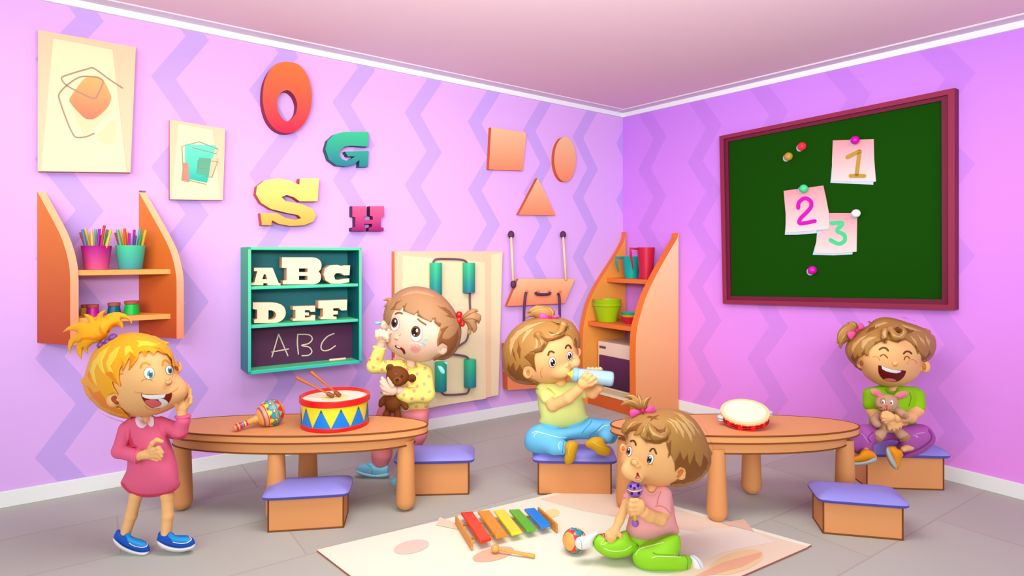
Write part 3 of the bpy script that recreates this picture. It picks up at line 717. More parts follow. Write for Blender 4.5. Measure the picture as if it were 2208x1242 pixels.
pcup(208, ramp_mat([(0, 'F05A92'), (1, 'B4008A')]), 'magenta', PC([(135, 80, 125, RD, 'red', 'leaning far left'), (155, 105, 88, BL, 'blue', 'near the left'), (185, 140, 78, YE, 'yellow', 'tall at the left'), (235, 222, 110, YE, 'yellow', 'standing in the middle'), (275, 272, 85, TE, 'pale teal', 'upright'), (320, 322, 80, PU, 'purple', 'upright'), (340, 345, 160, NV, 'navy', 'short'), (362, 385, 38, RD, 'red', 'tallest of all'), (395, 422, 88, GR, 'green', 'near the right'), (432, 470, 88, YE, 'yellow', 'leaning far right')]))
pcup(281.5, ramp_mat([(0, '48A0A8'), (1, '4CD09A')]), 'green', PC([(570, 525, 130, RD, 'red', 'leaning far left'), (600, 552, 90, TE, 'pale teal', 'near the left'), (620, 585, 90, YE, 'yellow', 'near the left'), (655, 643, 75, 'F0541E', 'orange', 'tall'), (680, 675, 120, YO, 'yellow', 'standing in the middle'), (705, 702, 135, 'C01AA8', 'magenta', 'short'), (755, 766, 90, PU, 'purple', 'upright'), (770, 782, 165, NV, 'navy', 'short'), (812, 842, 70, '3AB890', 'sea green', 'tallest of all'), (840, 855, 155, '1AA868', 'green', 'short'), (870, 910, 95, YO, 'yellow', 'leaning far right')]))
for cx, w, y0, m, cn in ((184, 8, 663, 'F0D020', 'yellow'), (200, 11.5, 663, 'C8109C', 'magenta'), (246, 12, 659, '0A5F80', 'dark blue'), (284, 14, 655, '0CC040', 'green')):
    e = .07 if cn == 'yellow' else .15; p = on_shelf(cx, ZS2, e); mpx = p.y/FP; ytop = HY+(H-ZS2)/p.y*FP; hh = (ytop-y0)*mpx; r = w*mpx
    j = MB(); lathe(j, p+Vector((0, 0, .001)), (0, 0, 1), [(0, 0), (0, r*1.12), (hh*.95, r*.92), (hh, r*.7), (hh, 0)], mat(m, .3), 28)
    jo = j.build('paint_jar', loc=p, smooth=True, sharp=40); tag(jo, f'{cn} paint jar with brown lid on the lower wall shelf', 'jar', 'paint jars on the wall shelf')
    j = MB(); lathe(j, p+Vector((0, 0, hh+.0005)), (0, 0, 1), [(0, 0), (0, r), (.020, r), (.020, 0)], mat('B4523C'), 28); j.build('lid', jo, smooth=True, sharp=40)
# ================================================================ CORNER BOOKCASE (right wall)
class Perp:
    """vertical plane standing square to the right wall"""
    def __init__(s, px=None, t=None):
        q = ((px or 0)-CX)/FP; s.t = t if t is not None else (CORN.y*q-CORN.x)/(D2.x-D2.y*q)
    def hit(s, x, y):
        o = RW.W(s.t, 0); nn = NR.cross(Vector((0, 0, 1))); r = Vector(((x-CX)/FP, 1, -(y-HY)/FP)); t = (o-CAM).dot(nn)/r.dot(nn); p = CAM+r*t
        return (p-o).dot(NR), p.z
QA, QB = Perp(1353), Perp(1467)
z10 = lambda p: zp((1230, 490), 5.915, p)
z11 = lambda p: zp((1230, 680), 5.174, p)
bk = empty('bookcase', RW.W((QA.t+QB.t)/2, 0, .3), 'orange bookcase with curved sides in the corner, holding cups, pots and a small oven', 'bookcase')
def rpanel(q, curve, mface, medge, nm, th=.085):
    lp = [q.hit(*p) for p in sm(curve, 4, False)]; lp = [(0.03, lp[0][1]+.01)]+[(max(e, .035), z) for e, z in lp]; lp += [(lp[-1][0], 0.0), (0.03, 0.0)]
    mb = MB(); V, T = fill([lp]); n = len(lp)
    mb.add([RW.W(q.t, z, e) for e, z in V], [f for f in T], mface); mb.add([RW.W(q.t-th, z, e) for e, z in V], [f[::-1] for f in T], mface)
    vs = [RW.W(q.t, z, e) for e, z in lp]+[RW.W(q.t-th, z, e) for e, z in lp]; mb.add(vs, [(i, (i+1) % n, n+(i+1) % n, n+i) for i in range(n)], medge)
    o = mb.build(nm, bk); 
    bm_fix(o); return o
EG = mat('F57C2C')
rpanel(QA, z10([(742, 70), (600, 330), (420, 610), (300, 820), (220, 1020), (172, 1240)])+z11([(140, 200), (135, 420), (140, 700)]), mat('FFA64A'), EG, 'side_panel', .06)
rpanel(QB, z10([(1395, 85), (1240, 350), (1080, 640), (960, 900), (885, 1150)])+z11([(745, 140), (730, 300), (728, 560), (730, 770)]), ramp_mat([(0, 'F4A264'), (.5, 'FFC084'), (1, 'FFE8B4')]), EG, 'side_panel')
bm_fix(bpy.data.objects['side_panel'])
def rbox(t0, t1, z0, z1, e0, e1, m, nm, parent, bevel=.003): 
    o = lbox(t0, t1, z0, z1, e0, e1, m, nm, parent, bevel, RW); return o
ta, tb = QA.t+.001, QB.t-.086
def zat(x, y, t, e): p = RW.W(t, 0, e); return H-(y-HY)/FP*p.y
e1_, e2_ = .34, .63
z1s = zat(1360, 601.5, (ta+tb)/2, e1_); z2s = zat(1320, 698.5, (ta+tb)/2, e2_)
SHM = mat('F57E30')
rbox(ta, tb, z1s-.048, z1s, .035, e1_, SHM, 'shelf_board', bk); rbox(ta, tb, z2s-.048, z2s, .035, e2_, SHM, 'shelf_board', bk)
z3s = .17
rbox(ta, tb, z3s-.03, z3s, .035, .64, mat('FFF3C8'), 'bottom_board', bk); rbox(ta, tb, 0, z3s-.03, .035, .63, mat('E8692C'), 'plinth', bk)
def on_r(px, z, e):
    lo, hi = -.3, 1.5
    for _ in range(40):
        mid = (lo+hi)/2; p = RW.W(mid, z, e); x = CX+FP*p.x/p.y
        if x < px: lo = mid
        else: hi = mid
    return RW.W((lo+hi)/2, z, e)
def jug(px, e, z, hpx, rt, rb, m, mh, nm, label, hdl):
    p = on_r(px, z, e); k = p.y/FP; hh = hpx*k; mb = MB()
    lathe(mb, p+Vector((0, 0, .001)), (0, 0, 1), [(0, 0), (0, rb*k), (hh, rt*k), (hh, rt*k-.006), (.01, rb*k-.006), (.01, 0)], m, 32)
    o = mb.build(nm, loc=p, smooth=True, sharp=40); tag(o, label, 'jug')
    mb = MB(); x0 = p.x-rt*k; hp = [(x0+.012, hh*.95), (x0-.075, hh*.97), (x0-.07, hh*.75), (x0-.045, hh*.3)]
    tube(mb, [Vector((x, p.y, p.z+z_)) for x, z_ in hp], [.013, .014, .014, .006], mh, 10); mb.build('handle', o, smooth=True)
jug(1361, .16, z1s, 47, 19, 14, mat('08B0A4', .35), mat('12A69C'), 'jug', 'small teal jug on the top bookcase shelf, left of the red one', 0)
jug(1393, .20, z1s, 68, 19, 14, mat('D01F42', .35), mat('C81A40'), 'jug', 'tall red jug on the top bookcase shelf', 0)
p = on_r(1309, z2s, .46); k = p.y/FP; mb = MB()
lathe(mb, p+Vector((0, 0, .001)), (0, 0, 1), [(0, 0), (0, 21*k), (32*k, 29*k), (34*k, 31*k), (39*k, 31.5*k), (40*k, 29*k), (47*k, 31*k), (47*k, 29*k), (10*k, 20*k), (10*k, 0)], mat('A8C808', .35), 32)
tag(mb.build('plant_pot', loc=p, smooth=True, sharp=35), 'lime green pot on the middle bookcase shelf', 'pot')
for i, (c, cn) in enumerate((('D82444', 'red'), ('F4BE22', 'yellow'), ('34B48C', 'teal'))):
    p = on_r(1358, z2s, .42); k = p.y/FP; zz = i*4.5*k; mb = MB(); s_ = 1+i*.02
    lathe(mb, p+Vector((0, 0, .001+zz)), (0, 0, 1), [(0, 0), (0, 10*k*s_), (15*k, 20*k*s_), (15*k, 18.6*k*s_), (2.5*k, 9*k*s_), (2.5*k, 0)], mat(c, .35), 28)
    tag(mb.build('bowl', loc=p+Vector((0, 0, zz)), smooth=True, sharp=40), f'{cn} bowl in the small stack on the middle bookcase shelf', 'bowl', 'stacked bowls in the bookcase')
zo1 = zat(1310, 742, (ta+tb)/2, .5)
oven = rbox(ta+.03, tb-.03, z3s+.002, zo1, .05, .50, mat('FFE4CC'), None, None); oo = oven.build('toy_oven', loc=RW.W((ta+tb)/2, z3s, .3), bevel=.006)
tag(oo, 'cream toy oven with dark purple door at the bottom of the bookcase', 'oven')
rbox(ta+.06, tb-.05, z3s+.03, zo1-.15, .50, .512, ramp_mat([(0, '43203F'), (1, '6E3462')]), 'door', oo)
rbox(ta+.06, ta+.16, zo1-.075, zo1-.05, .50, .51, mat('7A4A72'), 'label_plate', oo)
# ================================================================ CHALKBOARD (right wall)
zc = lambda p: zp((1500, 160), 2.299, p)
outer = [(1551, 293.5), (2058.5, 189.5), (2058.5, 668.5), (1558.5, 654.5)]; inner = [(1569.6, 305.7), (2030, 217), (2031, 646), (1575, 638.5)]; mid = [(1560, 299.5), (2044, 204), (2044.5, 657), (1567, 646.5)]
cb = wall_thing('chalkboard', 'green board with dark red frame on the right wall', 'board', [[(1553, 296), (2055, 193), (2055, 665), (1561, 652)]], RW, 0, .03, mat('174C08', .9, .03))
mb = MB(); pslab(mb, [outer, mid], RW, .0, .075, mat('9A2C4C'), mat('7A1E40')); pslab(mb, [[(x, y) for x, y in mid], inner], RW, .0, .052, mat('7A1E3E'), mat('5E1834'))
mb.build('frame', cb)
def note(poly, under, num, col, lab, e0):
    mb = MB(); pslab(mb, [zc(poly)], RW, e0+.004, e0+.009, ramp_mat([(0, 'F2E4E0'), (1, 'F4A3AA')])); c = WP(*zc(poly)[0], e0, RW)
    o = mb.build('paper_note', loc=c); tag(o, lab, 'note', 'numbered notes on the green board')
    mb = MB(); pslab(mb, [zc(under)], RW, e0, e0+.004, mat('CFE0F6')); mb.build('back_sheet', o)
    mb = MB(); 
    for st in num: pslab(mb, [stroke(zc(st), 8.6, len(st) > 3)], RW, e0+.009, e0+.012, mat(col))
    mb.build('number', o)
note([(655, 688), (800, 688), (797, 880), (700, 887), (590, 885), (603, 800), (640, 760)], [(603, 770), (640, 760), (797, 860), (795, 880), (778, 880), (776, 893), (680, 898), (580, 895), (598, 830)],
     [[(674, 738), (728, 738), (700, 775), (735, 795), (738, 825), (708, 840), (668, 822)]], '4BDD92', 'pink note with a green number 3', .030)
note([(436, 578), (632, 552), (645, 610), (660, 690), (660, 765), (560, 778), (446, 785), (446, 690)], [(440, 600), (660, 700), (662, 770), (600, 775), (600, 788), (500, 796), (442, 796), (448, 720)],
     [[(508, 662), (512, 635), (540, 615), (568, 628), (572, 655), (550, 685), (520, 715), (518, 740), (590, 728)]], 'DC06C0', 'pink note with a magenta number 2', .042)
note([(680, 328), (882, 322), (884, 420), (893, 530), (780, 532), (676, 528), (676, 430)], [(678, 430), (884, 440), (893, 532), (880, 535), (880, 548), (770, 543), (668, 538)],
     [[(752, 412), (785, 395), (812, 382)], [(812, 384), (798, 498)], [(768, 504), (835, 504)]], 'C79A3C', 'pink note with an ochre number 1', .030)
for x, y, c, lab, e in ((790, 327, 'E000B8', 'magenta pin holding the number 1 note', .04), (535, 567, '50E096', 'green pin holding the number 2 note', .052), (795, 690, 'FFFFFF', 'white pin at the corner of the number 3 note', .04),
                     (527, 358, 'FF2C4C', 'red pin stuck alone in the green board', .03), (460, 408, 'C79A3C', 'ochre pin stuck alone in the green board', .03), (578, 972, 'E000B8', 'magenta pin stuck alone near the bottom of the board', .03)):
    (px, py), = zc([(x, y)]); p = WP(px, py, e+.045, RW); r = 9*p.y/FP; mb = MB(); ball(mb, p, r, mat(c, .35)); o = mb.build('push_pin', loc=p, smooth=True); tag(o, lab, 'pin', 'push pins on the green board')
    (px, py), = zc([(x-7, y+7)]); mb = MB(); q = WP(px, py, e, RW); lathe(mb, q, NR, [(0, 0), (0, r*.9), (.012, r*.9), (.022, r*.5), (.03, .01)], mat('E4ECF6'), 20); mb.build('pin_base', o, smooth=True, sharp=40)
# ================================================================ TABLES
W1 = wood_mat('F0A264', 'ECA060', 3); W1 = mat('EFA264', .5, .3); W1t = mat('F4A869', .5, .3); DK = mat('8E4E20', .6, .1)
def ellring(cx, cy, a, b, z, n=96): return [Vector((cx+a*math.cos(2*math.pi*k/n), cy+b*math.sin(2*math.pi*k/n), z)) for k in range(n)]
def edrum(mb, cx, cy, prof, m, n=96):
    """elliptic solid: profile of (a, b, z)"""
    vs = []; 
    for a, b, z in prof: vs += ellring(cx, cy, a, b, z, n)
    fs = [(i*n+k, i*n+(k+1) % n, (i+1)*n+(k+1) % n, (i+1)*n+k) for i in range(len(prof)-1) for k in range(n)]
    fs = [f[::-1] for f in fs]
    fs += [tuple(range(n)), tuple(range((len(prof)-1)*n, len(prof)*n))[::-1]]; mb.add(vs, fs, m)
def table(px, label, legs, wpx=287):
    Yc, b, T = 4.03, .262, .551; a = wpx*Yc/FP; cx = (px-CX)/FP*Yc
    t = empty('play_table', (cx, Yc, 0), label, 'table', 'oval wooden play tables')
    mb = MB(); edrum(mb, cx, Yc, [(a-.006, b-.006, T), (a, b, T-.006), (a, b, T-.044), (a-.006, b-.006, T-.05)], W1t)
    top = mb.build('tabletop', t, smooth=True, sharp=30)
    mb = MB(); tube(mb, ellring(cx, Yc, a-.001, b-.001, T-.003), .0058, DK, 8, True); tube(mb, ellring(cx, Yc, a-.002, b-.002, T-.047), .0058, DK, 8, True); mb.build('edging', top, smooth=True)
    mb = MB(); a2, b2 = a-.085, b-.02; edrum(mb, cx, Yc, [(a2, b2, T-.05), (a2, b2, T-.118), (a2-.02, b2-.02, T-.118), (a2-.02, b2-.02, T-.051)], W1); ap = mb.build('apron', t, smooth=True, sharp=30)
    mb = MB(); tube(mb, ellring(cx, Yc, a2, b2, T-.116), .0052, DK, 8, True); mb.build('edging', ap, smooth=True)
    for lx, ly, rt, rb in legs:
        Y = FP*H/(ly-HY)-.0; r0, r1 = rb*Y/FP, rt*Y/FP; x = (lx-CX)/FP*Y
        mb = MB(); rod(mb, (x, Y, r0), (x, Y, T-.09), r0, r1, W1, 28, (True, False)); mb.build('leg', t, smooth=True, sharp=60)
    return t
table(635, 'oval wooden table carrying the drum and a maraca', [(393, 1099, 17, 21), (596, 1122, 17, 22), (664, 1066, 17, 21), (875, 1099, 17, 21)])
table(1583, 'oval wooden table carrying the tambourine', [(1349, 1097, 17, 21), (1546, 1124, 17, 22), (1620, 1065, 17, 21), (1822, 1097, 17, 21)], 266)
# ================================================================ STOOLS
ST = mat('EC9E62', .5, .3); CU = mat('9C94E8', .45, .35); CUt = mat('B4AAF0', .5, .3)
def stool(xl, xr, yb, dep, label, rf=.45):
    Y = floorY(yb); k = Y/FP; w = (xr-xl)*k; cx = ((xl+xr)/2-CX)*k; hb = 71*k; cy = Y+dep/2
    s = empty('stool', (cx, cy, 0), label, 'stool', 'wooden box stools with violet cushions')
    mb = MB(); x0, x1, y0, y1 = cx-w/2, cx+w/2, Y, Y+dep; box(mb, x0, x1, y0, y1, 0, hb, ST)
    A = -rf*math.atan2(cx, Y)
    def turn(mb):
        c_, q_ = math.cos(A), math.sin(A); mb.v = [(cx+(x-cx)*c_-(y-Y)*q_, Y+(x-cx)*q_+(y-Y)*c_, z) for x, y, z in mb.v]
    turn(mb); b = mb.build('base', s)
    mb = MB(); r = .005
    for (p, q) in (((x0, y0, r), (x1, y0, r)), ((x0, y0, r), (x0, y0, hb)), ((x1, y0, r), (x1, y0, hb)), ((x0, y0, r), (x0, y1, r)), ((x1, y0, r), (x1, y1, r)), ((x0, y1, 0), (x0, y1, hb)), ((x1, y1, 0), (x1, y1, hb)), ((x0, y1, r), (x1, y1, r))):
        rod(mb, p, q, r, r, DK, 8)
    turn(mb); mb.build('edging', b, smooth=True)
    # cushion: soft slab narrowing towards the top
    o = 13*k; hc = 22*k; n = 3
    levels = [(o*.80, 0), (o*1.0, .12), (o*1.02, .30), (o*.7, .55), (-o*.6, .84), (-o*1.5, .97), (-o*2.4, 1)]
    vs = []; M = 48
    for off, t in levels:
        hx, hy = w/2+off, dep/2+off
        for i in range(M):
            a = 2*math.pi*i/M; c, q = math.cos(a), math.sin(a); e = .22
            vs.append((cx+hx*math.copysign(abs(c)**e, c), cy+hy*math.copysign(abs(q)**e, q), hb+.001+hc*t))
    fs = [(j*M+i, j*M+(i+1) % M, (j+1)*M+(i+1) % M, (j+1)*M+i) for j in range(len(levels)-1) for i in range(M)]
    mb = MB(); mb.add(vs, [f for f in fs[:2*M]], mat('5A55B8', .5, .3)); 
    mb.add(vs, fs[2*M:]+[tuple(range((len(levels)-1)*M, len(levels)*M))]+[tuple(range(M))[::-1]], CU); turn(mb); mb.build('cushion', s, smooth=True, sharp=50)
    return hb+hc, Y, dep
stool(582, 738, 1143, .22, 'box stool standing in front of the table with the drum')
stool(862, 1010, 1068, .22, 'box stool behind the right end of the table with the drum')
S3 = stool(1161, 1317, 1068, .24, 'box stool under the child drinking from a bottle')
S4 = stool(1873, 2030, 1055, .22, 'box stool under the laughing child with the toy rabbit', .15)
stool(1782, 1938, 1158, .22, 'empty box stool at the right front, before the laughing child', .4)
# ================================================================ RUG
def FLR(x, y, z=0): Y = FP*(H-z)/(y-HY); return Vector(((x-CX)/FP*Y, Y, z))
rugm = mat('FFFFE6', .9, .05)
rc = [FLR(683, 1190), FLR(1283, 1045.5), FLR(1750, 1179), FLR(1062, 1482)]
mb = MB(); th = .012
vs = [Vector((p.x, p.y, .001)) for p in rc]+[Vector((p.x, p.y, th)) for p in rc]
mb.add(vs, [(4, 7, 6, 5)], rugm); mb.add(vs, [(0, 1, 2, 3), (0, 4, 5, 1), (1, 5, 6, 2), (2, 6, 7, 3), (3, 7, 4, 0)], mat('C4705C', .9, .05))
def rugshape(pts, c, z):
    P = [FLR(x, y, z) for x, y in pts]; V, T = fill([[(p.x, p.y) for p in P]])
    a, b_, c_ = (Vector(V[i]) for i in T[0][:3]); fl = (b_-a).cross(c_-a) < 0
    mb.add([(x, y, z) for x, y in V], [t[::-1] if fl else t for t in T], mat(c, .9, .05))
rugshape([(1163, 1076), (1283, 1048), (1743, 1179), (1395, 1330), (1330, 1242), (1570, 1160), (1250, 1100)], 'FFE6CC', th+.0006)
rugshape([(1530, 1140), (1600, 1135), (1670, 1168), (1560, 1190), (1400, 1262), (1200, 1300), (1300, 1200)], 'FFF1E0', th+.0012)
rugshape(ellp(887, 1179, 39, 14, 30, -.2), 'F6DAC8', th+.0018); rugshape(ellp(1064, 1195, 46, 14, 30, -.22), 'FFC4A4', th+.0018)
rugshape(ellp(1190, 1107, 17, 9, 24, -.2), 'FBEFA8', th+.0018); rugshape(ellp(1588, 1212, 60, 22, 36, -.3), 'FFDCA8', th+.0018)
rugshape([(1642, 1190), (1641, 1200), (1600, 1222), (1540, 1238), (1490, 1246), (1560, 1212)], 'FFBE9C', th+.0024)
rugshape(ellp(860, 1250, 22, 8, 24), 'FFC4A4', th+.0018); rugshape(ellp(1350, 1100, 38, 10, 24, -.2), 'FFE0CC', th+.0018)
rugshape([(940, 1132), (948, 1114.5), (1000, 1134), (985, 1141)], 'FFE2C8', th+.0030); rugshape([(1604, 1119), (1556, 1128), (1626, 1146)], 'F6CDB4', th+.0030)
rug = mb.build('rug', loc=(rc[0]+rc[2])/2); tag(rug, 'cream patterned rug lying on the floor under the xylophone', 'rug')
RZ = .016
# ================================================================ DRUM
def at(px, py_base, z): Y = FP*(H-z)/(py_base-HY); return Vector(((px-CX)/FP*Y, Y, z))
TZ = .5515
dc = Vector(((722.5-CX)/FP*4.045, 4.045, TZ)); k = 4.045/FP
dr = empty('drum', dc, 'toy drum with red hoops and blue triangles standing on the left table', 'drum')
R0, Hd = 70*k, .196
RDm = mat('F5100A', .3, .5)
mb = MB(); lathe(mb, dc+Vector((0, 0, .02)), (0, 0, 1), [(0, 0), (0, R0-.004), (Hd-.05, R0-.002), (Hd-.05, 0)], mat('FFF030', .35, .4), 64)
shell = mb.build('shell', dr, smooth=True, sharp=40)
mb = MB(); NT = 11; rr = R0+.0005
ph0 = -math.pi/2+ (735-722.5)/70.0
ph0 = math.radians(-97)-math.pi/NT
BLm = mat('1288F0', .35, .4); GRm = mat('0A6B20', .35, .4)
for i in range(NT):
    c0 = ph0+(i+.5)*2*math.pi/NT; hw = math.pi/NT
    def row(t0, t1, m):
        vs = []; K = 8
        for t in (t0, t1):
            z = dc.z+.024+(Hd-.075)*t; w_ = hw*(1-t)
            for j in range(K+1): a = c0+w_*(2*j/K-1); vs.append((dc.x+rr*math.cos(a), dc.y+rr*math.sin(a), z))
        mb.add(vs, [(j, j+1, K+1+j+1, K+1+j) for j in range(K)], m)
    row(0, .42, BLm); row(.42, .84, BLm); row(.84, .995, GRm)
mb.build('blue_triangles', shell, smooth=True)
def hoop(z0, z1, ro, ri, nm):
    mb = MB(); lathe(mb, dc+Vector((0, 0, z0)), (0, 0, 1), [(0, ri), (0, ro-.004), (.004, ro), (z1-z0-.004, ro), (z1-z0, ro-.004), (z1-z0, ri), (0, ri)], RDm, 64); return mb.build(nm, dr, smooth=True, sharp=50)
hoop(0.0005, .026, R0+.005, R0-.012, 'bottom_hoop'); hoop(Hd-.040, Hd, R0+.011, R0-.001, 'top_hoop')
mb = MB(); lathe(mb, dc+Vector((0, 0, Hd-.022)), (0, 0, 1), [(0, 0), (-.012, 0), (-.012, R0-.0015), (0, R0-.0015), (0, R0*.42)], mat('FFFBDC', .5), 64)
lathe(mb, dc+Vector((0, 0, Hd-.022)), (0, 0, 1), [(0.0, R0*.42), (.0006, R0*.42), (.0006, 0)], mat('FBEFA6', .5), 64); mb.build('drumhead', dr, smooth=True, sharp=40)
DS = mat('C4641E', .4, .4); DT = mat('9A4A1C', .4, .4)
for (xa, ya), (xb, yb), lb in (((641, 815), (711, 852), 'left drumstick resting with its tip on the drumhead'), ((672, 803), (726, 850), 'right drumstick resting with its tip on the drumhead')):
    tip = U(xb+4, yb+1, 4.04); tip.z = dc.z+Hd-.022+.016; tip.y = FP*(H-tip.z)/(yb+1-HY); tip.x = (xb+4-CX)/FP*tip.y
    hnd = U(xa, ya, tip.y+.0)
    d = (tip-hnd).normalized(); mb = MB(); rod(mb, hnd, tip-d*.02, .0115, .005, DS, 12); o = mb.build('drumstick', loc=tip, smooth=True); tag(o, lb, 'drumstick')
    mb = MB(); tube(mb, [tip-d*.035, tip-d*.03, tip+d*.012, tip+d*.016], [.009, .0145, .0145, .012], DT, 16); mb.build('tip', o, smooth=True, sharp=40)
# ================================================================ MARACAS
def maraca(head, tail, label, rh, k):
    """head centre and handle end in world space"""
    ax = (tail-head).normalized(); L = (tail-head).length; r = rh
    prof = []; 
    for i in range(11): t = math.pi*.5*i/10*1.0; prof.append((-r*math.cos(t), r*math.sin(t)))
    for i in range(1, 9): t = math.pi*.5*i/9; prof.append((r*1.25*math.sin(t)*.92, r*(math.cos(t)*.88+.12) if i < 8 else r*.30))
    prof = [p for p in prof]; prof += [(r*1.35, r*.25), (r*1.6, r*.22), (L*.62, r*.20), (L*.85, r*.25), (L-r*.22, r*.27), (L-.06*r, r*.2), (L, .001)]
    m = empty('maraca', head-Vector((0, 0, r)), label, 'maraca')
    mb = MB(); CR = mat('F8B45A', .35, .5)
    lathe(mb, head, ax, prof, CR, 40); bd = mb.build('body', m, smooth=True)
    def radius(h):
        for (h0, r0), (h1, r1) in zip(prof[:-1], prof[1:]):
            if h0 <= h <= h1: return r0+(r1-r0)*(h-h0)/(h1-h0+1e-9)
        return .001
    u, w = frame_of(ax); mb = MB()
    def P(h, a, o=.0015): rr = radius(h)+o; return head+ax*h+rr*(math.cos(a)*u+math.sin(a)*w)
    def band(h0, h1, m, n=40, s=4, o=.0012):
        vs = [P(h0+(h1-h0)*i/s, 2*math.pi*j/n, o) for i in range(s+1) for j in range(n)]
        mb.add(vs, [(i*n+j, i*n+(j+1) % n, (i+1)*n+(j+1) % n, (i+1)*n+j) for i in range(s) for j in range(n)], m)
    def tri(hb, ht, a, ha, m, o=.002):
        vs = []; K = 4; fs = []
        for i in range(K+1):
            t = i/K
            for j in range(5): vs.append(P(hb+(ht-hb)*t, a+ha*(1-t)*(j/2-1), o))
        for i in range(K):
            for j in range(4): fs.append((i*5+j, i*5+j+1, i*5+j+6, i*5+j+5))
        mb.add(vs, fs, m)
    TL_, RD_, YL_, PK_ = mat('12B4C4', .35, .5), mat('F0303A', .35, .5), mat('FFEE10', .35, .5), mat('F0106A', .35, .5)
    band(-r*.62, r*.80, TL_)
    band(-r*.66, -r*.60, RD_, o=.0016); band(r*.80, r*.88, PK_, o=.0016); band(r*.52, r*.58, PK_, o=.0022); band(-r*.12, -r*.09, mat('0E8FA0'), o=.0016)
    for j in range(9):
        a = 2*math.pi*j/9
        tri(-r*.62, -r*.20, a, .34, RD_); tri(r*.50, r*.16, a, .34, YL_); tri(r*.46, r*.26, a+.35, .2, RD_, .0026)
        c = P(r*.04, a, .002); nrm = (c-head-ax*(r*.04)).normalized(); v2 = MB(); lathe(mb, c-nrm*.001, nrm, [(0, .0), (.0012, r*.12), (.0016, r*.11), (.0018, 0)], PK_, 14); lathe(mb, c-nrm*.001, nrm, [(0, 0), (.0026, r*.075), (.003, 0)], mat('FFFFFF'), 14)
    for h0, h1, mm in ((.64, .69, PK_), (.69, .725, YL_), (.725, .75, PK_), (.75, .785, TL_), (.785, .855, PK_), (.855, .885, YL_), (.885, .94, PK_)):
        band(L*h0, L*h1, mm, 20, 2)
    mb.build('painted_pattern', bd, smooth=True); return m
k = 4.0/FP; rh = 27.5*k
hd = at(586, 917, TZ); hd.z = TZ+rh; hd.x = (585-CX)/FP*hd.y; tl = at(500, 929, TZ); tl.z = TZ+rh*.27
tl = at(503, 932, TZ); tl.z += rh*.26
maraca(hd, tl, 'painted maraca lying on the left table beside the drum', rh, k)
k = 3.35/FP; rh = 25*k
hd = FLR(1238, 1190, RZ); hd.z = RZ+rh; tl = FLR(1306, 1163, RZ); tl.z = RZ+rh*.3
maraca(hd, tl, 'painted maraca lying on the rug under the kneeling child’s shoe', rh, k)
# ================================================================ TAMBOURINE
k = 4.0/FP; Rt = 49.5*k
ctr = U(1606, 902, 4.0); ctr.z = TZ+.076
ax = Vector((-.11, -.29, .95)).normalized()
tm = empty('tambourine', Vector((ctr.x, ctr.y, TZ)), 'red tambourine with cream head and silver jingles, tilted on the right table', 'tambourine')
TR_ = mat('FF0A1E', .35, .5); hh = .052
c0 = ctr-ax*hh/2
# settle: lowest rim point touches the table
low = (c0-Vector((0, 0, 1))*0).z-Rt*math.sqrt(1-ax.z**2); c0.z += TZ+.001-low
mb = MB(); lathe(mb, c0, ax, [(0, Rt-.012), (0, Rt-.002), (.003, Rt), (hh-.003, Rt), (hh, Rt-.002), (hh, Rt-.012), (0, Rt-.012)], TR_, 64); fr = mb.build('frame', tm, smooth=True, sharp=40)
mb = MB(); lathe(mb, c0+ax*hh, ax, [(-.012, Rt+.001), (.001, Rt+.001), (.002, Rt-.002), (.002, Rt*.86)], mat('FFDCA0', .5), 64); lathe(mb, c0+ax*hh, ax, [(.002, Rt*.86), (.0025, Rt*.85), (.0025, 0)], mat('FFFCD8', .5), 64); mb.build('drumhead', tm, smooth=True, sharp=40)
u, w_ = frame_of(ax); mb = MB(); ms = MB()
def TP(a, h, o=0): return c0+ax*h+(Rt+o)*(math.cos(a)*u+math.sin(a)*w_)
for i in range(12):
    a = 2*math.pi*(i+.5)/12
    for h in (.013, .026):
        ms2 = MB(); vs = [TP(a-.17+.34*j/6, h+d*.0028, .0008) for d in (-1, 1) for j in range(7)]; ms2.add(vs, [(j, j+1, 8+j, 7+j) for j in range(6)], mat('140A0A')); ms2.build('slot', fr)
for i in range(26): ms = MB(); ball(ms, TP(2*math.pi*i/26, hh-.013, .001), .0028, mat('FFFFFF'), 8); ms.build('stud', fr, smooth=True)
SV = mat('C9D2D6', .25, .8)
for sgn in (-1, 1):
    c = TP(0, hh*.45); best = None
    for i in range(64):
        p = TP(2*math.pi*i/64, hh*.45, .002)
        if best is None or sgn*p.x > sgn*best.x: best = p; 
    for dz in (-.008, .008):
        mb = MB(); lathe(mb, best+ax*dz-ax*.002, ax, [(0, 0), (0, .026), (.003, .022), (.006, .01), (.006, 0)], SV, 24); mb.build('jingle', tm, smooth=True, sharp=40)
# ================================================================ XYLOPHONE
xy = empty('xylophone', FLR(1090, 1140, RZ), 'rainbow toy xylophone with wooden end boards on the rug', 'xylophone')
WD = wood_mat('E8902E', 'F4A850', 14); WB = mat('D8862A')
lb_, lf = FLR(981, 1130, RZ), FLR(1016, 1187, RZ); rb_, rf = FLR(1159, 1111, RZ), FLR(1199, 1149, RZ)
def board(a, b, hgt, nm):
    d = (b-a); s_ = Vector((1, .25, 0)).normalized()*.012; mb = MB()
    vs = [a, b, b+Vector((0, 0, hgt)), a+Vector((0, 0, hgt))]; vs += [v+s_ for v in vs]
    mb.add(vs, [(0, 1, 2, 3), (7, 6, 5, 4), (0, 4, 5, 1), (1, 5, 6, 2), (2, 6, 7, 3), (3, 7, 4, 0)], WD); o = mb.build(nm, xy, bevel=.002); bm_fix(o); return o
board(lb_, lf, .052, 'end_board'); board(rb_, rf, .052, 'end_board')
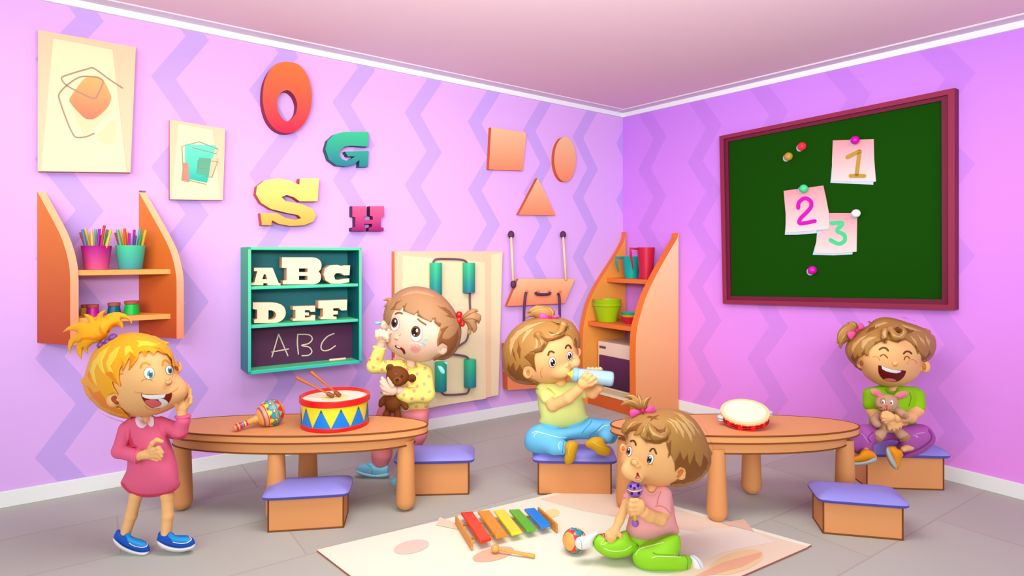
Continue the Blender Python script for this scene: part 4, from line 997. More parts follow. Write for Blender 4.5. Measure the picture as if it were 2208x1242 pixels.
for t in (.24, .76):
    a = lb_.lerp(lf, t)+Vector((.006, 0, .026)); b = rb_.lerp(rf, t)+Vector((0, 0, .026)); mb = MB(); tube(mb, [a, b], .005, WB, 10); mb.build('rail', xy, smooth=True)
zt_ = RZ+.050
def bar(quad, c, lab):
    P = [FLR(x, y, zt_) for x, y in quad]; mb = MB(); th = .018; vs = P+[p-Vector((0, 0, th)) for p in P]
    mb.add(vs, [(3, 2, 1, 0), (4, 5, 6, 7), (0, 1, 5, 4), (1, 2, 6, 5), (2, 3, 7, 6), (3, 0, 4, 7)], mat(c, .25, .6)); o = mb.build('bar', xy, bevel=.006); bm_fix(o); o['label'] = lab
bar([(993, 1104), (1019, 1102), (1060, 1160), (1035, 1167)], 'FB3A10', 'red bar')
bar([(1029, 1101), (1055, 1099), (1094, 1151), (1070, 1157)], 'FF9A0C', 'orange bar')
bar([(1064, 1099), (1088, 1098), (1126, 1145), (1103, 1150)], 'FFF024', 'yellow bar')
bar([(1097, 1098), (1120, 1097), (1157, 1138), (1137, 1143)], '66C814', 'green bar')
bar([(1130, 1096), (1153, 1094), (1188, 1130), (1167, 1136)], '1E90F4', 'blue bar')
mh = FLR(1068, 1192, RZ); mh.z += .024; ml = FLR(1150, 1203, RZ); ml.z += .011
mb = MB(); rod(mb, mh, ml, .006, .011, mat('F0B050', .4, .4), 14); o = mb.build('mallet', loc=mh, smooth=True); tag(o, 'wooden xylophone mallet with round head lying on the rug', 'mallet')
mb = MB(); ball(mb, mh, (.024, .024, .022), mat('F2B45C', .35, .5)); mb.build('head', o, smooth=True)
# ================================================================ FIGURES
PATTERN_AND_SHADE = {'dark_shade_locks', 'light_highlight_locks', 'fold_shading', 'crease_shading', 'hem', 'seam', 'tread_line', 'spot', 'band'}  # locks, folds and creases carry drawn shade and highlight in their colour
def merge_into(o, mb):
    """add a surface pattern or drawn-in shading to the mesh of its own part"""
    import bmesh
    me = o.data; base = rootloc(o); mi = []
    for m in mb.mats:
        if m.name not in [x.name for x in me.materials]: me.materials.append(m)
        mi.append([x.name for x in me.materials].index(m.name))
    b = bmesh.new(); b.from_mesh(me); vs = [b.verts.new(Vector(v)-base) for v in mb.v]
    for f, m in zip(mb.f, mb.m):
        try: fc = b.faces.new([vs[i] for i in f]); fc.material_index = mi[m]; fc.smooth = True
        except ValueError: pass
    b.to_mesh(me); b.free(); me.update()
class Kid:
    def __init__(s, Yc, base, label, h=.0036):
        s.Yc = Yc; s.m = Yc/FP; s.base = Vector(base); s.label = label; s.h = h; s.S = {}; s.extra = {}
    def field(s, bx, d0=-80, d1=60, h=None): return Fld(bx, s.Yc, d0, d1, h or s.h)
    def surf(s, key, f): V, F = f.mesh(); s.S[key] = Surf(V, F); return V, F
    def body(s, f, m, name='person', cat='person'):
        V, F = s.surf('body', f); s.bmb = to_mb(V, F, m)
    def finish_body(s, name='person', cat='person'):
        o = s.bmb.build(name, loc=s.base, smooth=True); tag(o, s.label, cat); s.root = o; return o
    def part(s, key, f, m, name, parent=None, pats=(), label=None):
        V, F = s.surf(key, f); mb = to_mb(V, F, m)
        for poly, t, pm, on_ in pats: patch(mb, poly, [s.S[k] for k in on_], t, pm)
        o = mb.build(name, parent or s.root, smooth=True)
        if label: o['label'] = label
        return o
    def deco(s, name, items, on_, parent=None, label=None, step=2.0):
        mb = MB()
        for poly, t, pm in items: patch(mb, poly, [s.S[k] for k in on_], t, pm, step)
        if not mb.v: return None
        if parent and name in PATTERN_AND_SHADE: merge_into(parent, mb); return parent
        o = mb.build(name, parent or s.root, smooth=True, sharp=50)
        if label: o['label'] = label
        return o
    def eye(s, sc, ir, pu, hl, on_=('body',), iris='1FA39A', rim='8A4A20'):
        """each = (cx, cy, rx, ry[, rot]) in photo pixels"""
        K = lambda e, g=0: ellp(e[0], e[1], e[2]+g, e[3]+g, 26, e[4] if len(e) > 4 else 0)
        e = s.deco('eye', [(K(sc, .9), .0020, mat(rim, .5)), (K(sc), .0034, mat('FFFFFF', .3, .4))], on_, step=1.8)
        if ir: s.deco('iris', [(K(ir), .0050, mat(iris, .3, .4))], on_, e, step=1.6)
        s.deco('pupil', [(K(pu), .0062, mat('1E0A06', .25, .5))], on_, e, step=1.6)
        for h_ in hl: s.deco('glint', [(K(h_), .0074, mat('FFFFFF', .2, .5))], on_, e, step=1.4)
        return e
def bead(k, x, y, d, r, m, name, parent):
    c = Vector(U(x, y, k.Yc+d*k.m)); mb = MB(); ball(mb, c, r*k.m, m, 18); return mb.build(name, parent, smooth=True)
def bow(k, knot, w1, w2, d, parent, col='EE4FA0', kc='E0106E'):
    f = k.field((min(x for x, y in w1+w2)-6, min(y for x, y in w1+w2)-6, max(x for x, y in w1+w2)+6, max(y for x, y in w1+w2)+6), d-14, d+14, .0022)
    f.puff(w1, 5, d, 1); f.puff(w2, 5, d, 1); o = k.part('bow', f, mat(col, .5), 'bow', parent)
    k.deco('crease_shading', [(stroke([knot[:2], ((w[0][0]+w[2][0])/2*.4+knot[0]*.6, (w[0][1]+w[2][1])/2*.4+knot[1]*.6)], 1.4, False), .0012, mat('C42878')) for w in (w1, w2)], ('bow',), o)  # darker pink line draws the shade in the bow crease
    bead(k, knot[0], knot[1], d-4, knot[2], mat(kc, .5), 'knot', o); return o
# ---------------------------------------------------------------- blonde child in the pink dress
def blonde():
    k = Kid(3.42, U(316, 1195, 3.42), 'standing blonde child in pink dress and blue shoes, hand raised to cheek, mouth open')
    k.base.z = 0; A = lambda p: zp((120, 650), 4.006, p); B = lambda p: zp((220, 880), 5.645, p); C = lambda p: zp((220, 1050), 6.468, p)
    SK, SKd = mat('FBBE7E', .6, .12), mat('E8924A', .6, .1)
    head = sm(A([(255, 700), (280, 600), (320, 480), (400, 390), (500, 325), (600, 295), (690, 288), (800, 305), (900, 350), (975, 420), (1005, 500), (1030, 600), (1080, 650), (1115, 710), (1118, 780), (1095, 850), (1020, 915), (930, 960), (840, 985), (740, 995), (620, 995), (500, 965), (390, 910), (310, 830), (268, 770)]), 4)
    ras = Raster(head).puff(); T = 84
    f = k.field((178, 700, 432, 1212), -100, 95)
    f.puff(head, T, 0, 0, ras=ras)
    f.ell(246, 862, -60, 14.5, 12, 15.5, 0, 3); f.ell(246, 862, -73, 7.5, 5, 9, .2, 1.5, 's')
    f.ell(383, 792, -8, 9, 8, 13, -.2, 3)
    f.ell(364, 823, -67, 6.5, 8, 5.5, 0, 4)
    f.ell(382, 843, -30, 17, 20, 18, 0, 18)
    # neck, trunk, limbs as one surface
    f.chain([(313, 885, 8, 13), (313, 925, 4, 13), (315, 955, 2, 20), (320, 1010, 2, 25), (322, 1035, 2, 20)], 6)
    f.chain([(306, 1035, 2, 12), (293, 1070, 2, 12.5), (283, 1112, 2, 11.5), (270, 1152, 2, 10), (272, 1166, 0, 9)], 4)
    f.chain([(346, 1035, 2, 12), (361, 1070, 2, 12.5), (362, 1112, 2, 11.5), (358, 1152, 2, 10.5), (360, 1166, 0, 9)], 4)
    f.chain([(272, 925, -2, 13), (260, 972, -24, 11.5), (296, 984, -50, 9), (310, 981, -56, 9)], 4)
    f.ell(319, 979, -58, 12, 8, 10.5, 0, 4)
    for P in ([(322, 972, -60, 6), (329, 956, -64, 5.2), (338, 948.5, -64, 4.6), (349.5, 952, -62, 3.4)], [(328, 972, -62, 5), (342, 966, -66, 4.6), (350.5, 976, -64, 3.4)],
              [(328, 977, -62, 4.8), (342, 974.5, -66, 4.4), (349, 984, -64, 3.2)], [(326, 983, -60, 4.6), (340, 983, -64, 4), (346.5, 990, -62, 3)], [(322, 986, -54, 4.2), (333, 989.5, -56, 3.6), (339, 993, -54, 2.8)]): f.chain(P, 1.6)
    f.chain([(342, 916, 2, 13), (384, 930, -10, 12), (394, 905, -14, 10), (392, 892, -12, 10)], 4)
    f.ell(393, 878, -12, 12.5, 10, 15, 0, 5)
    for P in ([(390, 872, -4, 5), (396, 848, 4, 4.6), (401, 829, 8, 3.6)], [(394, 872, -8, 5), (403, 850, -4, 4.6), (405, 833, 0, 3.6)], [(398, 874, -12, 5), (409, 856, -12, 4.6), (409.5, 840, -8, 3.5)], [(401, 880, -14, 4.6), (411, 868, -18, 4), (412.5, 856, -18, 3.2)], [(384, 880, -18, 5), (378, 868, -30, 4.2), (379, 858, -38, 3.4)]): f.chain(P, 1.6)
    k.body(f, SK)
    bm = k.bmb
    def ln(p, w=1.6, t=.0012, m=SKd): patch(bm, stroke(A(p), w), k.S['body'], t, m, 1.6)
    ln([(738, 690), (760, 675), (800, 668), (838, 688)]); ln([(945, 672), (975, 685), (990, 665), (1003, 690), (985, 720), (955, 726)])
    ln([(1055, 735), (1050, 755), (1000, 785), (940, 803), (840, 806), (737, 795)]); ln([(1030, 615), (1012, 630), (1008, 655)]); ln([(680, 780), (715, 790), (740, 785)])
    ln([(770, 905), (800, 928), (850, 940), (900, 938)], 1.4)
    patch(bm, sm(A([(488, 820), (515, 812), (530, 835), (520, 850), (545, 870), (540, 890), (515, 888), (488, 865), (478, 840)]), 3), k.S['body'], .0012, mat('B8481A'), 1.8)
    patch(bm, sm(A([(1035, 560), (1060, 570), (1062, 600), (1045, 598), (1030, 580)]), 3), k.S['body'], .0012, mat('C8602C'), 1.8)
    patch(bm, A([(535, 640), (590, 628), (575, 612), (570, 660), (500, 700), (555, 735)])[:3], k.S['body'], .0008, SKd)
    root = k.finish_body()
    # hair cap with the drawn hairline
    hp = A([(1300, 560), (1012, 565), (1003, 500), (965, 455), (935, 452), (880, 425), (850, 466), (830, 445), (800, 425), (775, 482), (745, 432), (725, 440), (705, 500), (660, 560), (622, 602), (642, 540), (637, 480), (600, 560), (572, 615), (576, 540), (550, 600), (546, 660), (562, 738), (510, 705), (485, 690), (505, 745), (545, 808), (500, 790), (455, 815), (447, 860), (480, 905), (560, 918), (600, 960), (650, 1010), (400, 1150), (50, 1000), (-50, 500), (200, 100), (640, 150), (1200, 250)])
    f = k.field((160, 690, 420, 925), -100, 100)
    f.hair(ras, T, hp, 5, 34)
    f.chain([(190, 812, -5, 7), (180, 823, -5, 4), (173, 818, -5, 1)], 3); f.chain([(330, 733, -12, 9), (350, 742, -12, 7), (364, 738.5, -12, 1.2)], 3)
    HB = mat('FDB016', .5, .25)
    hair = k.part('hair', f, HB, 'hair')
    Dk, Lt = mat('F88C04', .5, .25), mat('FFD63C', .5, .25)  # darker and lighter hair; drawn shade and highlight are part of the colour
    k.deco('dark_shade_locks', [(A(p), .0016, Dk) for p in ([(262, 720), (300, 750), (330, 790), (380, 770), (420, 830), (445, 870), (480, 912), (560, 925), (600, 965), (640, 990), (520, 965), (400, 910), (310, 830)], [(480, 600), (520, 660), (560, 730), (500, 700), (470, 660), (430, 620)],
        [(640, 440), (700, 480), (660, 555), (625, 598), (642, 520)], [(560, 480), (600, 540), (575, 600), (572, 540)], [(850, 400), (900, 400), (960, 450), (1000, 520), (1003, 555), (960, 480), (900, 425)], [(285, 600), (300, 640), (340, 740), (300, 690), (270, 640)], [(760, 425), (800, 425), (775, 478)])], ('hair',), hair)
    k.deco('light_highlight_locks', [(A(p), .0018, Lt) for p in ([(380, 440), (440, 400), (470, 380), (430, 450), (400, 510), (410, 570), (430, 640), (390, 600), (360, 540), (330, 600), (340, 660), (365, 740), (320, 680), (295, 600), (320, 520)], [(520, 400), (560, 385), (520, 480), (470, 560), (500, 620), (450, 600), (430, 540), (460, 460)],
        [(600, 390), (640, 380), (680, 450), (640, 430), (600, 480), (590, 430)], [(680, 330), (800, 340), (900, 370), (850, 385), (760, 380), (700, 400), (720, 360)], [(820, 325), (900, 370), (960, 375), (900, 360)])], ('hair',), hair)
    # ponytail
    tail = A([(455, 300), (452, 268), (480, 238), (510, 214), (545, 208), (562, 225), (573, 248), (586, 215), (580, 180), (562, 152), (610, 148), (642, 172), (656, 202), (661, 180), (641, 140), (600, 108), (550, 92), (500, 93), (450, 108), (410, 140), (410, 110), (437, 70), (400, 83), (368, 105), (349, 135), (343, 165), (320, 130), (280, 110), (240, 110), (270, 150), (285, 182), (220, 175), (160, 190), (100, 225), (55, 270), (110, 253), (150, 253), (190, 265), (140, 295), (110, 345), (103, 400), (128, 460), (137, 400), (160, 360), (187, 350), (174, 400), (185, 450), (224, 508), (229, 450), (237, 400), (250, 430), (282, 460), (275, 415), (290, 388), (330, 362), (385, 352)])
    f = k.field((128, 660, 292, 782), -40, 30, .0028); f.puff(tail, 20, -12, 0)
    tl = k.part('tail', f, HB, 'ponytail', hair)
    k.deco('dark_shade_locks', [(A(p), .0014, Dk) for p in ([(385, 350), (300, 330), (220, 340), (180, 360), (230, 310), (300, 300), (360, 310), (320, 270), (390, 300), (370, 240), (385, 190), (400, 240), (430, 280), (470, 200), (540, 170), (570, 180), (500, 215), (455, 280)], [(380, 120), (425, 80), (400, 140), (395, 170)], [(500, 140), (570, 125), (630, 150), (560, 140)])], ('tail',), tl)
    for x, y, r in ((217.9, 744.6, 8), (234, 737, 9.2), (243.8, 728, 9)): bead(k, x, y, -24 if r != 8 else -22, r, mat('7C3C92', .3, .5), 'bead', hair)
    k.eye((321.7, 804.8, 10.8, 12.5), (323.6, 807, 6.6, 8.6), (324.4, 808, 3.6, 5.4), ((325.5, 801, 2.2, 2.6), (320.5, 812.5, 1.6, 1.8)), iris='0FA39A')
    k.eye((365.4, 797.8, 7.8, 9.8, -.25), (366.8, 799, 4.9, 7, -.25), (367.6, 800, 2.8, 4.4), ((366.4, 793.6, 1.8, 2),), iris='0FA39A')
    for p in ([(733, 572), (745, 542), (775, 528), (815, 548)], [(925, 552), (928, 520), (952, 508), (982, 532)]): k.deco('eyebrow', [(stroke(A(p), 4.2, True, False), .0022, mat('E09A14'))], ('body',))
    mouth = sm(A([(737, 796), (790, 803), (840, 805), (945, 802), (1003, 790), (997, 840), (965, 888), (905, 922), (850, 926), (800, 905), (760, 860)]), 3)
    mo = k.deco('mouth', [(mouth, .0012, mat('86080A'))], ('body',))
    k.deco('tongue', [(sm(A([(768, 862), (800, 850), (850, 848), (895, 866), (915, 893), (890, 915), (840, 920), (800, 900)]), 3), .0026, mat('E8696C'))], ('body',), mo)
    k.deco('teeth', [(A([(742, 800), (790, 808), (840, 810), (900, 808), (952, 802), (938, 832), (880, 846), (820, 845), (775, 836), (750, 822)]), .0034, mat('FFFFFF', .3)), (sm(A([(885, 848), (920, 840), (955, 855), (972, 882), (935, 912), (880, 924), (845, 922), (900, 905), (915, 880)]), 3), .0034, mat('F2F4EE', .3))], ('body',), mo)
    # dress
    f = k.field((238, 885, 418, 1080), -70, 60, .0034)
    f.puff(sm(B([(400, 100), (320, 125), (265, 200), (265, 330), (290, 480), (305, 600), (300, 740), (262, 830), (225, 910), (250, 962), (320, 1030), (420, 1075), (560, 1088), (700, 1075), (830, 1040), (930, 970), (955, 905), (935, 860), (930, 760), (905, 640), (870, 520), (820, 380), (770, 260), (700, 140), (630, 98), (580, 95), (578, 150), (548, 180), (500, 160), (470, 100)]), 3), 44, 2, 0)
    f.chain([(273, 925, -4, 16), (259, 972, -24, 15.5), (294, 984, -48, 12.5)], 5); f.ell(298, 984, -50, 4.5, 14, 16, .12, 2)
    f.chain([(345, 912, 2, 14), (386, 930, -10, 16.5), (395, 908, -14, 14)], 5); f.ell(394.5, 898, -13, 17, 14, 5.5, 0, 2)
    f.ell(298+6, 984, -54, 5, 9, 8, .1, 0, 's')
    DR, DRd = mat('F0668E', .6, .15), mat('E23F63', .6, .15)
    dress = k.part('dress', f, DR, 'dress')
    k.deco('hem', [(sm(B([(225, 900), (250, 955), (320, 1024), (420, 1070), (560, 1082), (700, 1070), (830, 1034), (925, 965), (948, 905), (930, 950), (830, 1005), (700, 1038), (560, 1048), (420, 1035), (320, 985), (262, 915)]), 3), .0016, DRd)], ('dress',), dress)
    k.deco('fold_shading', [(B(p), .0014, DRd) for p in ([(340, 250), (350, 340), (390, 440), (440, 470), (330, 485), (302, 465), (318, 380)], [(720, 205), (760, 290), (840, 340), (930, 350), (1050, 300), (1010, 370), (930, 382), (830, 362), (790, 330)])], ('dress',), dress)  # fold shade painted on as darker dress patches
    cl = k.deco('collar', [(sm(B(p), 3), .005, mat('FCD9EC')) for p in ([(408, 108), (415, 190), (455, 235), (505, 240), (545, 205), (548, 182), (505, 165), (470, 105)], [(552, 184), (575, 215), (605, 228), (630, 205), (632, 150), (622, 100), (582, 98), (577, 152)])], ('dress', 'body'), dress, 'pale pink collar')
    # shoes
    for up, so, pt, arc in (([(158, 712), (175, 655), (205, 600), (245, 592), (265, 640), (300, 668), (330, 642), (380, 642), (410, 680), (480, 712), (560, 735), (640, 785), (672, 860), (662, 905), (600, 925), (540, 925), (440, 902), (300, 842), (200, 762)], [(150, 735), (165, 775), (220, 838), (300, 890), (430, 940), (560, 965), (620, 955), (655, 920), (660, 895), (560, 905), (440, 880), (300, 820), (200, 740), (160, 705)],
                         [(325, 680), (360, 640), (400, 655), (405, 690), (480, 720), (590, 755), (622, 800), (600, 828), (520, 828), (430, 805), (360, 765), (352, 715)], [(380, 785), (430, 815), (490, 834), (570, 842), (620, 825), (634, 795), (622, 775)]),
                        ([(766, 755), (775, 690), (785, 640), (820, 620), (850, 655), (885, 678), (920, 640), (960, 628), (1000, 645), (1020, 670), (1100, 672), (1200, 678), (1275, 720), (1302, 790), (1290, 815), (1230, 845), (1120, 862), (1000, 855), (880, 820)], [(763, 765), (775, 805), (840, 862), (950, 900), (1080, 912), (1200, 892), (1280, 855), (1302, 815), (1298, 785), (1230, 825), (1120, 842), (1000, 835), (880, 800), (775, 745)],
                         [(920, 690), (932, 650), (975, 636), (1005, 668), (1050, 690), (1120, 694), (1200, 690), (1234, 722), (1205, 765), (1120, 778), (1030, 768), (970, 745), (955, 715)], [(990, 768), (1050, 782), (1120, 788), (1190, 775), (1242, 738), (1238, 710), (1215, 688)])):
        U_, S_ = sm(C(up), 3), sm(C(so), 3); xs = [x for x, y in U_+S_]; ys = [y for x, y in U_+S_]
        f = k.field((min(xs)-3, min(ys)-3, max(xs)+3, max(ys)+3), -22, 22, .0026); f.puff(U_, 15, -1, 0); sh = k.part('shoe', f, mat('0A56C8', .4, .3), 'shoe', None, label='blue slip-on shoe')
        f = k.field((min(xs)-3, min(ys)-3, max(xs)+3, max(ys)+3), -24, 24, .0026); f.puff(S_, 17, -1, 0); k.part('sole', f, mat('F4F4F6', .4, .3), 'sole', sh)
        k.deco('toe_patch', [(sm(C(pt), 3), .0020, mat('0C98E6', .35, .3)), (stroke(C(arc), 1.8), .003, mat('FFFFFF', .3))], ('shoe',), sh)
blonde()
# ---------------------------------------------------------------- crying child in the yellow flowered shirt
def crying():
    k = Kid(4.58, U(870, 1029, 4.58), 'crying child in yellow flowered shirt and pink trousers hugging a brown teddy behind the table')
    k.base.z = 0; D = lambda p: zp((780, 600), 4.6, p); E = lambda p: zp((760, 770), 4.007, p)
    SK, SKd = mat('FACFB4', .6, .1), mat('E8A283', .6, .1)
    head = sm(D([(232, 400), (240, 330), (270, 250), (330, 180), (400, 130), (500, 100), (600, 103), (700, 135), (800, 200), (880, 290), (930, 380), (965, 470), (968, 580), (940, 680), (890, 750), (820, 792), (745, 790), (700, 808), (640, 826), (560, 830), (470, 812), (380, 780), (310, 735), (262, 690), (240, 640), (255, 560), (262, 480), (245, 440)]), 4)
    ras = Raster(head).puff(); T = 72
    f = k.field((778, 612, 1012, 1040), -100, 85, .0042)
    f.puff(head, T, 0, 0, ras=ras)
    f.ell(954, 751.5, -38, 11.3, 10, 12.8, 0, 3); f.ell(829, 701, -12, 9.5, 8, 10.5, 0, 2); f.ell(854, 728, -50, 4.6, 7, 4.2, 0, 3)
    f.chain([(886, 772, 6, 10), (886, 795, 4, 10), (880, 830, 2, 22), (872, 870, 2, 26), (870, 895, 2, 22)], 6)
    f.chain([(850, 895, 2, 16), (836, 940, 2, 14), (824, 985, 2, 12), (820, 1014, 0, 8)], 4); f.chain([(895, 895, 2, 16), (894, 945, 2, 14), (872, 1000, 2, 11), (862, 1012, 0, 8)], 4)
    f.chain([(862, 795, 0, 10), (808, 789, -14, 10), (817, 756, -22, 9), (822, 742, -26, 9)], 4)
    f.ell(824, 727, -28, 15.5, 12, 13.5, 0, 4)
    for x, y0 in ((813, 715), (820.5, 713), (828, 714.5), (834.5, 719)): f.chain([(x, y0+2, -33, 4.4), (x-.5, y0, -41, 4.2), (x, y0+10, -44, 4), (x+1, y0+16, -40, 3.4)], 1.2)
    f.chain([(835, 726, -32, 4.4), (840, 716, -38, 3.8), (838, 711, -42, 3)], 2)
    f.chain([(919, 803, 0, 12), (922, 850, -24, 12), (880, 850, -46, 10), (862, 842, -56, 10)], 4)
    f.ell(843, 840, -66, 14, 9, 11.5, .5, 4)
    for P in ([(838, 832, -68, 5), (829, 822, -68, 4.4), (824, 815, -66, 3.4)], [(836, 836, -70, 5), (827, 829, -70, 4.4), (821.5, 823, -68, 3.4)], [(836, 842, -70, 5), (827, 838, -70, 4.3), (822, 832, -68, 3.4)], [(838, 848, -68, 4.6), (830, 847, -68, 4), (825, 842, -66, 3.2)], [(846, 832, -72, 4.6), (841, 823, -74, 4.2), (838, 815, -73, 3.4)]): f.chain(P, 1.5)
    k.body(f, SK); bm = k.bmb
    def ln(p, w=1.5, t=.0015, m=SKd): patch(bm, stroke(D(p), w), k.S['body'], t, m, 1.6)
    ln([(385, 548), (378, 566), (350, 574), (330, 588), (340, 608)]); ln([(470, 655), (490, 645), (540, 645), (590, 662)], 1.3, .0024, mat('FFF4EC'))
    ln([(780, 715), (790, 690), (815, 680), (830, 690)]); ln([(215, 465), (235, 460), (245, 480)])
    patch(bm, ellp(896, 751, 12, 9.5), k.S['body'], .0008, mat('F8B8A6')); patch(bm, ellp(896, 751, 8, 6), k.S['body'], .0013, mat('F5A598'))
    root = k.finish_body()
    hp = D([(150, 430), (232, 425), (262, 470), (285, 405), (305, 345), (325, 312), (380, 318), (412, 275), (410, 325), (450, 338), (520, 367), (548, 335), (545, 370), (600, 398), (690, 437), (712, 395), (715, 437), (772, 487), (785, 468), (762, 545), (745, 620), (748, 680), (800, 640), (850, 670), (845, 720), (800, 752), (740, 768), (705, 806), (740, 870), (1000, 900), (1150, 500), (900, 50), (500, 0), (100, 150)])
    f = k.field((808, 600, 1006, 790), -90, 85, .004); f.hair(ras, T, hp, 4, 26)
    f.puff(sm(D([(350, 200), (325, 185), (310, 152), (314, 195), (262, 190), (203, 222), (258, 226), (235, 255), (210, 292), (250, 272), (232, 315), (218, 352), (262, 325), (245, 370), (240, 410), (300, 330), (370, 230)]), 2), 11, -14, 3)
    HB, Dk, Lt = mat('B5835A', .55, .2), mat('965A30', .55, .2), mat('C4946A', .55, .2)  # base hair, then darker and lighter locks with shading drawn in
    hair = k.part('hair', f, HB, 'hair')
    k.deco('dark_shade_locks', [(D(p), .002, Dk) for p in ([(770, 500), (790, 540), (760, 600), (750, 680), (800, 640), (850, 670), (845, 720), (800, 752), (730, 785), (800, 797), (880, 765), (940, 680), (965, 580), (960, 480), (930, 540), (860, 600), (800, 600), (800, 560), (840, 500), (900, 460), (830, 480)], [(750, 275), (830, 290), (880, 330), (930, 400), (880, 390), (820, 370), (860, 360), (800, 310)],
        [(380, 318), (412, 275), (450, 245), (430, 300), (450, 338), (410, 325)], [(548, 335), (560, 310), (570, 350), (610, 390), (640, 400), (600, 398), (545, 370)], [(712, 395), (735, 385), (740, 430), (790, 450), (772, 487), (715, 437)], [(285, 315), (340, 235), (400, 215), (345, 260), (330, 300), (305, 312)])], ('hair',), hair)
    k.deco('light_highlight_locks', [(sm(D([(380, 190), (450, 140), (560, 120), (680, 150), (740, 190), (640, 165), (540, 150), (450, 165)]), 3), .002, Lt)], ('hair',), hair)
    f = k.field((990, 660, 1045, 728), -30, 20, .003); f.puff(D([(985, 400), (1010, 360), (1050, 322), (1100, 300), (1148, 305), (1160, 332), (1130, 335), (1187, 365), (1183, 410), (1162, 458), (1135, 430), (1147, 490), (1132, 530), (1105, 548), (1090, 505), (1083, 560), (1043, 557), (1060, 500), (1038, 455), (1005, 430)]), 14, -4, 0)
    pt = k.part('tail', f, HB, 'pigtail', hair); k.deco('dark_shade_locks', [(stroke(D(p), 2, True, True), .0015, Dk) for p in ([(1010, 400), (1060, 360), (1140, 325)], [(1015, 415), (1090, 400), (1165, 430)], [(1010, 425), (1060, 440), (1100, 510)])], ('tail',), pt)
    for x, y, r in ((990.2, 678.3, 7.2), (989.8, 689.8, 7.6), (997, 699, 5.6)): bead(k, x, y, -22, r, mat('DC0A0A', .3, .5), 'bead', hair)
    k.eye((851, 698.3, 9.6, 15.2, .12), (850.6, 695.6, 7.2, 11, .12), (849.6, 696.5, 4.6, 7.4, .12), ((852.4, 692.4, 1.7, 2.8),), iris='6E3F1A', rim='B88A70')
    k.eye((898.5, 719, 12.6, 17.6, .1), (896.7, 714.8, 10, 12.2, .1), (894.5, 715.5, 6.6, 8.6, .1), ((899, 713, 2.3, 3.8), (893, 722, 1.2, 1.6)), iris='6E3F1A', rim='B88A70')
    for p in ([(335, 354), (350, 346), (375, 342), (400, 350)], [(558, 405), (580, 425), (605, 442), (635, 460)]): k.deco('eyebrow', [(stroke(D(p), 4), .0024, mat('8A5426'))], ('body',))
    mo = k.deco('mouth', [(sm(D([(328, 668), (350, 664), (385, 682), (420, 705), (434, 745), (415, 752), (395, 715), (360, 700), (335, 686)]), 3), .0016, mat('8C0A10'))], ('body',))
    k.deco('tooth', [(sm(D([(342, 670), (355, 668), (383, 685), (378, 694), (355, 688)]), 3), .0032, mat('FFFFFF', .3))], ('body',), mo)
    TB = mat('86DCF8', .15, .6)
    for p, nm in (([(595, 630), (615, 640), (634, 655), (630, 670), (612, 668), (602, 650)], 'tear'), ([(615, 605), (635, 598), (655, 606), (640, 614)], 'tear')): k.deco(nm, [(sm(D(p), 3), .004, TB)], ('body',), step=1.5)
    # shirt
    f = k.field((785, 738, 940, 900), -78, 50, .004)
    f.puff(sm(E([(372, 20), (330, 60), (300, 150), (265, 270), (243, 360), (245, 400), (300, 440), (380, 470), (480, 490), (560, 480), (640, 458), (662, 425), (658, 380), (690, 300), (690, 230), (668, 130), (620, 65), (562, 42), (545, 80), (500, 86), (470, 65), (452, 28)]), 3), 34, 2, 0)
    f.chain([(862, 792, 0, 14), (807, 789, -14, 15.5), (818, 756, -22, 13)], 4); f.ell(818.5, 750, -23, 15, 12, 5, .2, 2)
    f.chain([(917, 803, 0, 16), (920, 850, -24, 17), (880, 853, -44, 15.5), (868, 848, -50, 14.5)], 5)
    SH_, FL, FLc = mat('FFEE7C', .65, .1), mat('FA9A92', .65, .1), mat('FFD27A', .65, .1)
    V, F_ = k.surf('shirt', f); mb = to_mb(V, F_, SH_)
    fl = [(145, 22), (219, 15), (285, 41), (363, 15), (180, 88), (256, 107), (474, 107), (551, 80), (627, 97), (560, 146), (660, 168), (621, 233), (664, 297), (607, 358), (428, 270), (532, 294), (444, 324), (512, 358), (551, 428), (636, 428), (475, 475), (255, 310), (473, 245), (558, 250), (445, 38), (515, 225)]
    for x, y in fl:
        (cx, cy), = E([(x, y)]); P = []
        for i in range(30): a = 2*math.pi*i/30; r = 3.3+1.2*math.cos(5*a); P.append((cx+r*math.cos(a), cy+r*math.sin(a)))
        patch(mb, P, k.S['shirt'], .0016, FL, 2); patch(mb, ellp(cx, cy, 1.2, 1.2, 8), k.S['shirt'], .0026, FLc, 2)
    shirt = mb.build('shirt', root, smooth=True, sharp=60); shirt['label'] = 'yellow shirt with pink flowers'
    f = k.field((790, 860, 935, 1012), -45, 45, .004)
    f.puff(sm(E([(240, 405), (225, 440), (210, 480), (205, 540), (350, 560), (420, 560), (560, 600), (640, 600), (655, 520), (655, 450), (560, 440), (400, 430), (300, 410)]), 3), 30, 2, 0)
    f.chain([(840, 898, 2, 24), (829, 945, 2, 22), (823, 980, 2, 21), (821, 990, 2, 18)], 6); f.ell(821, 999, 2, 17, 16, 5, 0, 2)
    f.chain([(898, 898, 2, 25), (898, 935, 2, 22), (885, 975, 2, 18), (868, 996, 2, 15)], 6)
    k.part('pants', f, mat('F98F98', .6, .1), 'trousers')
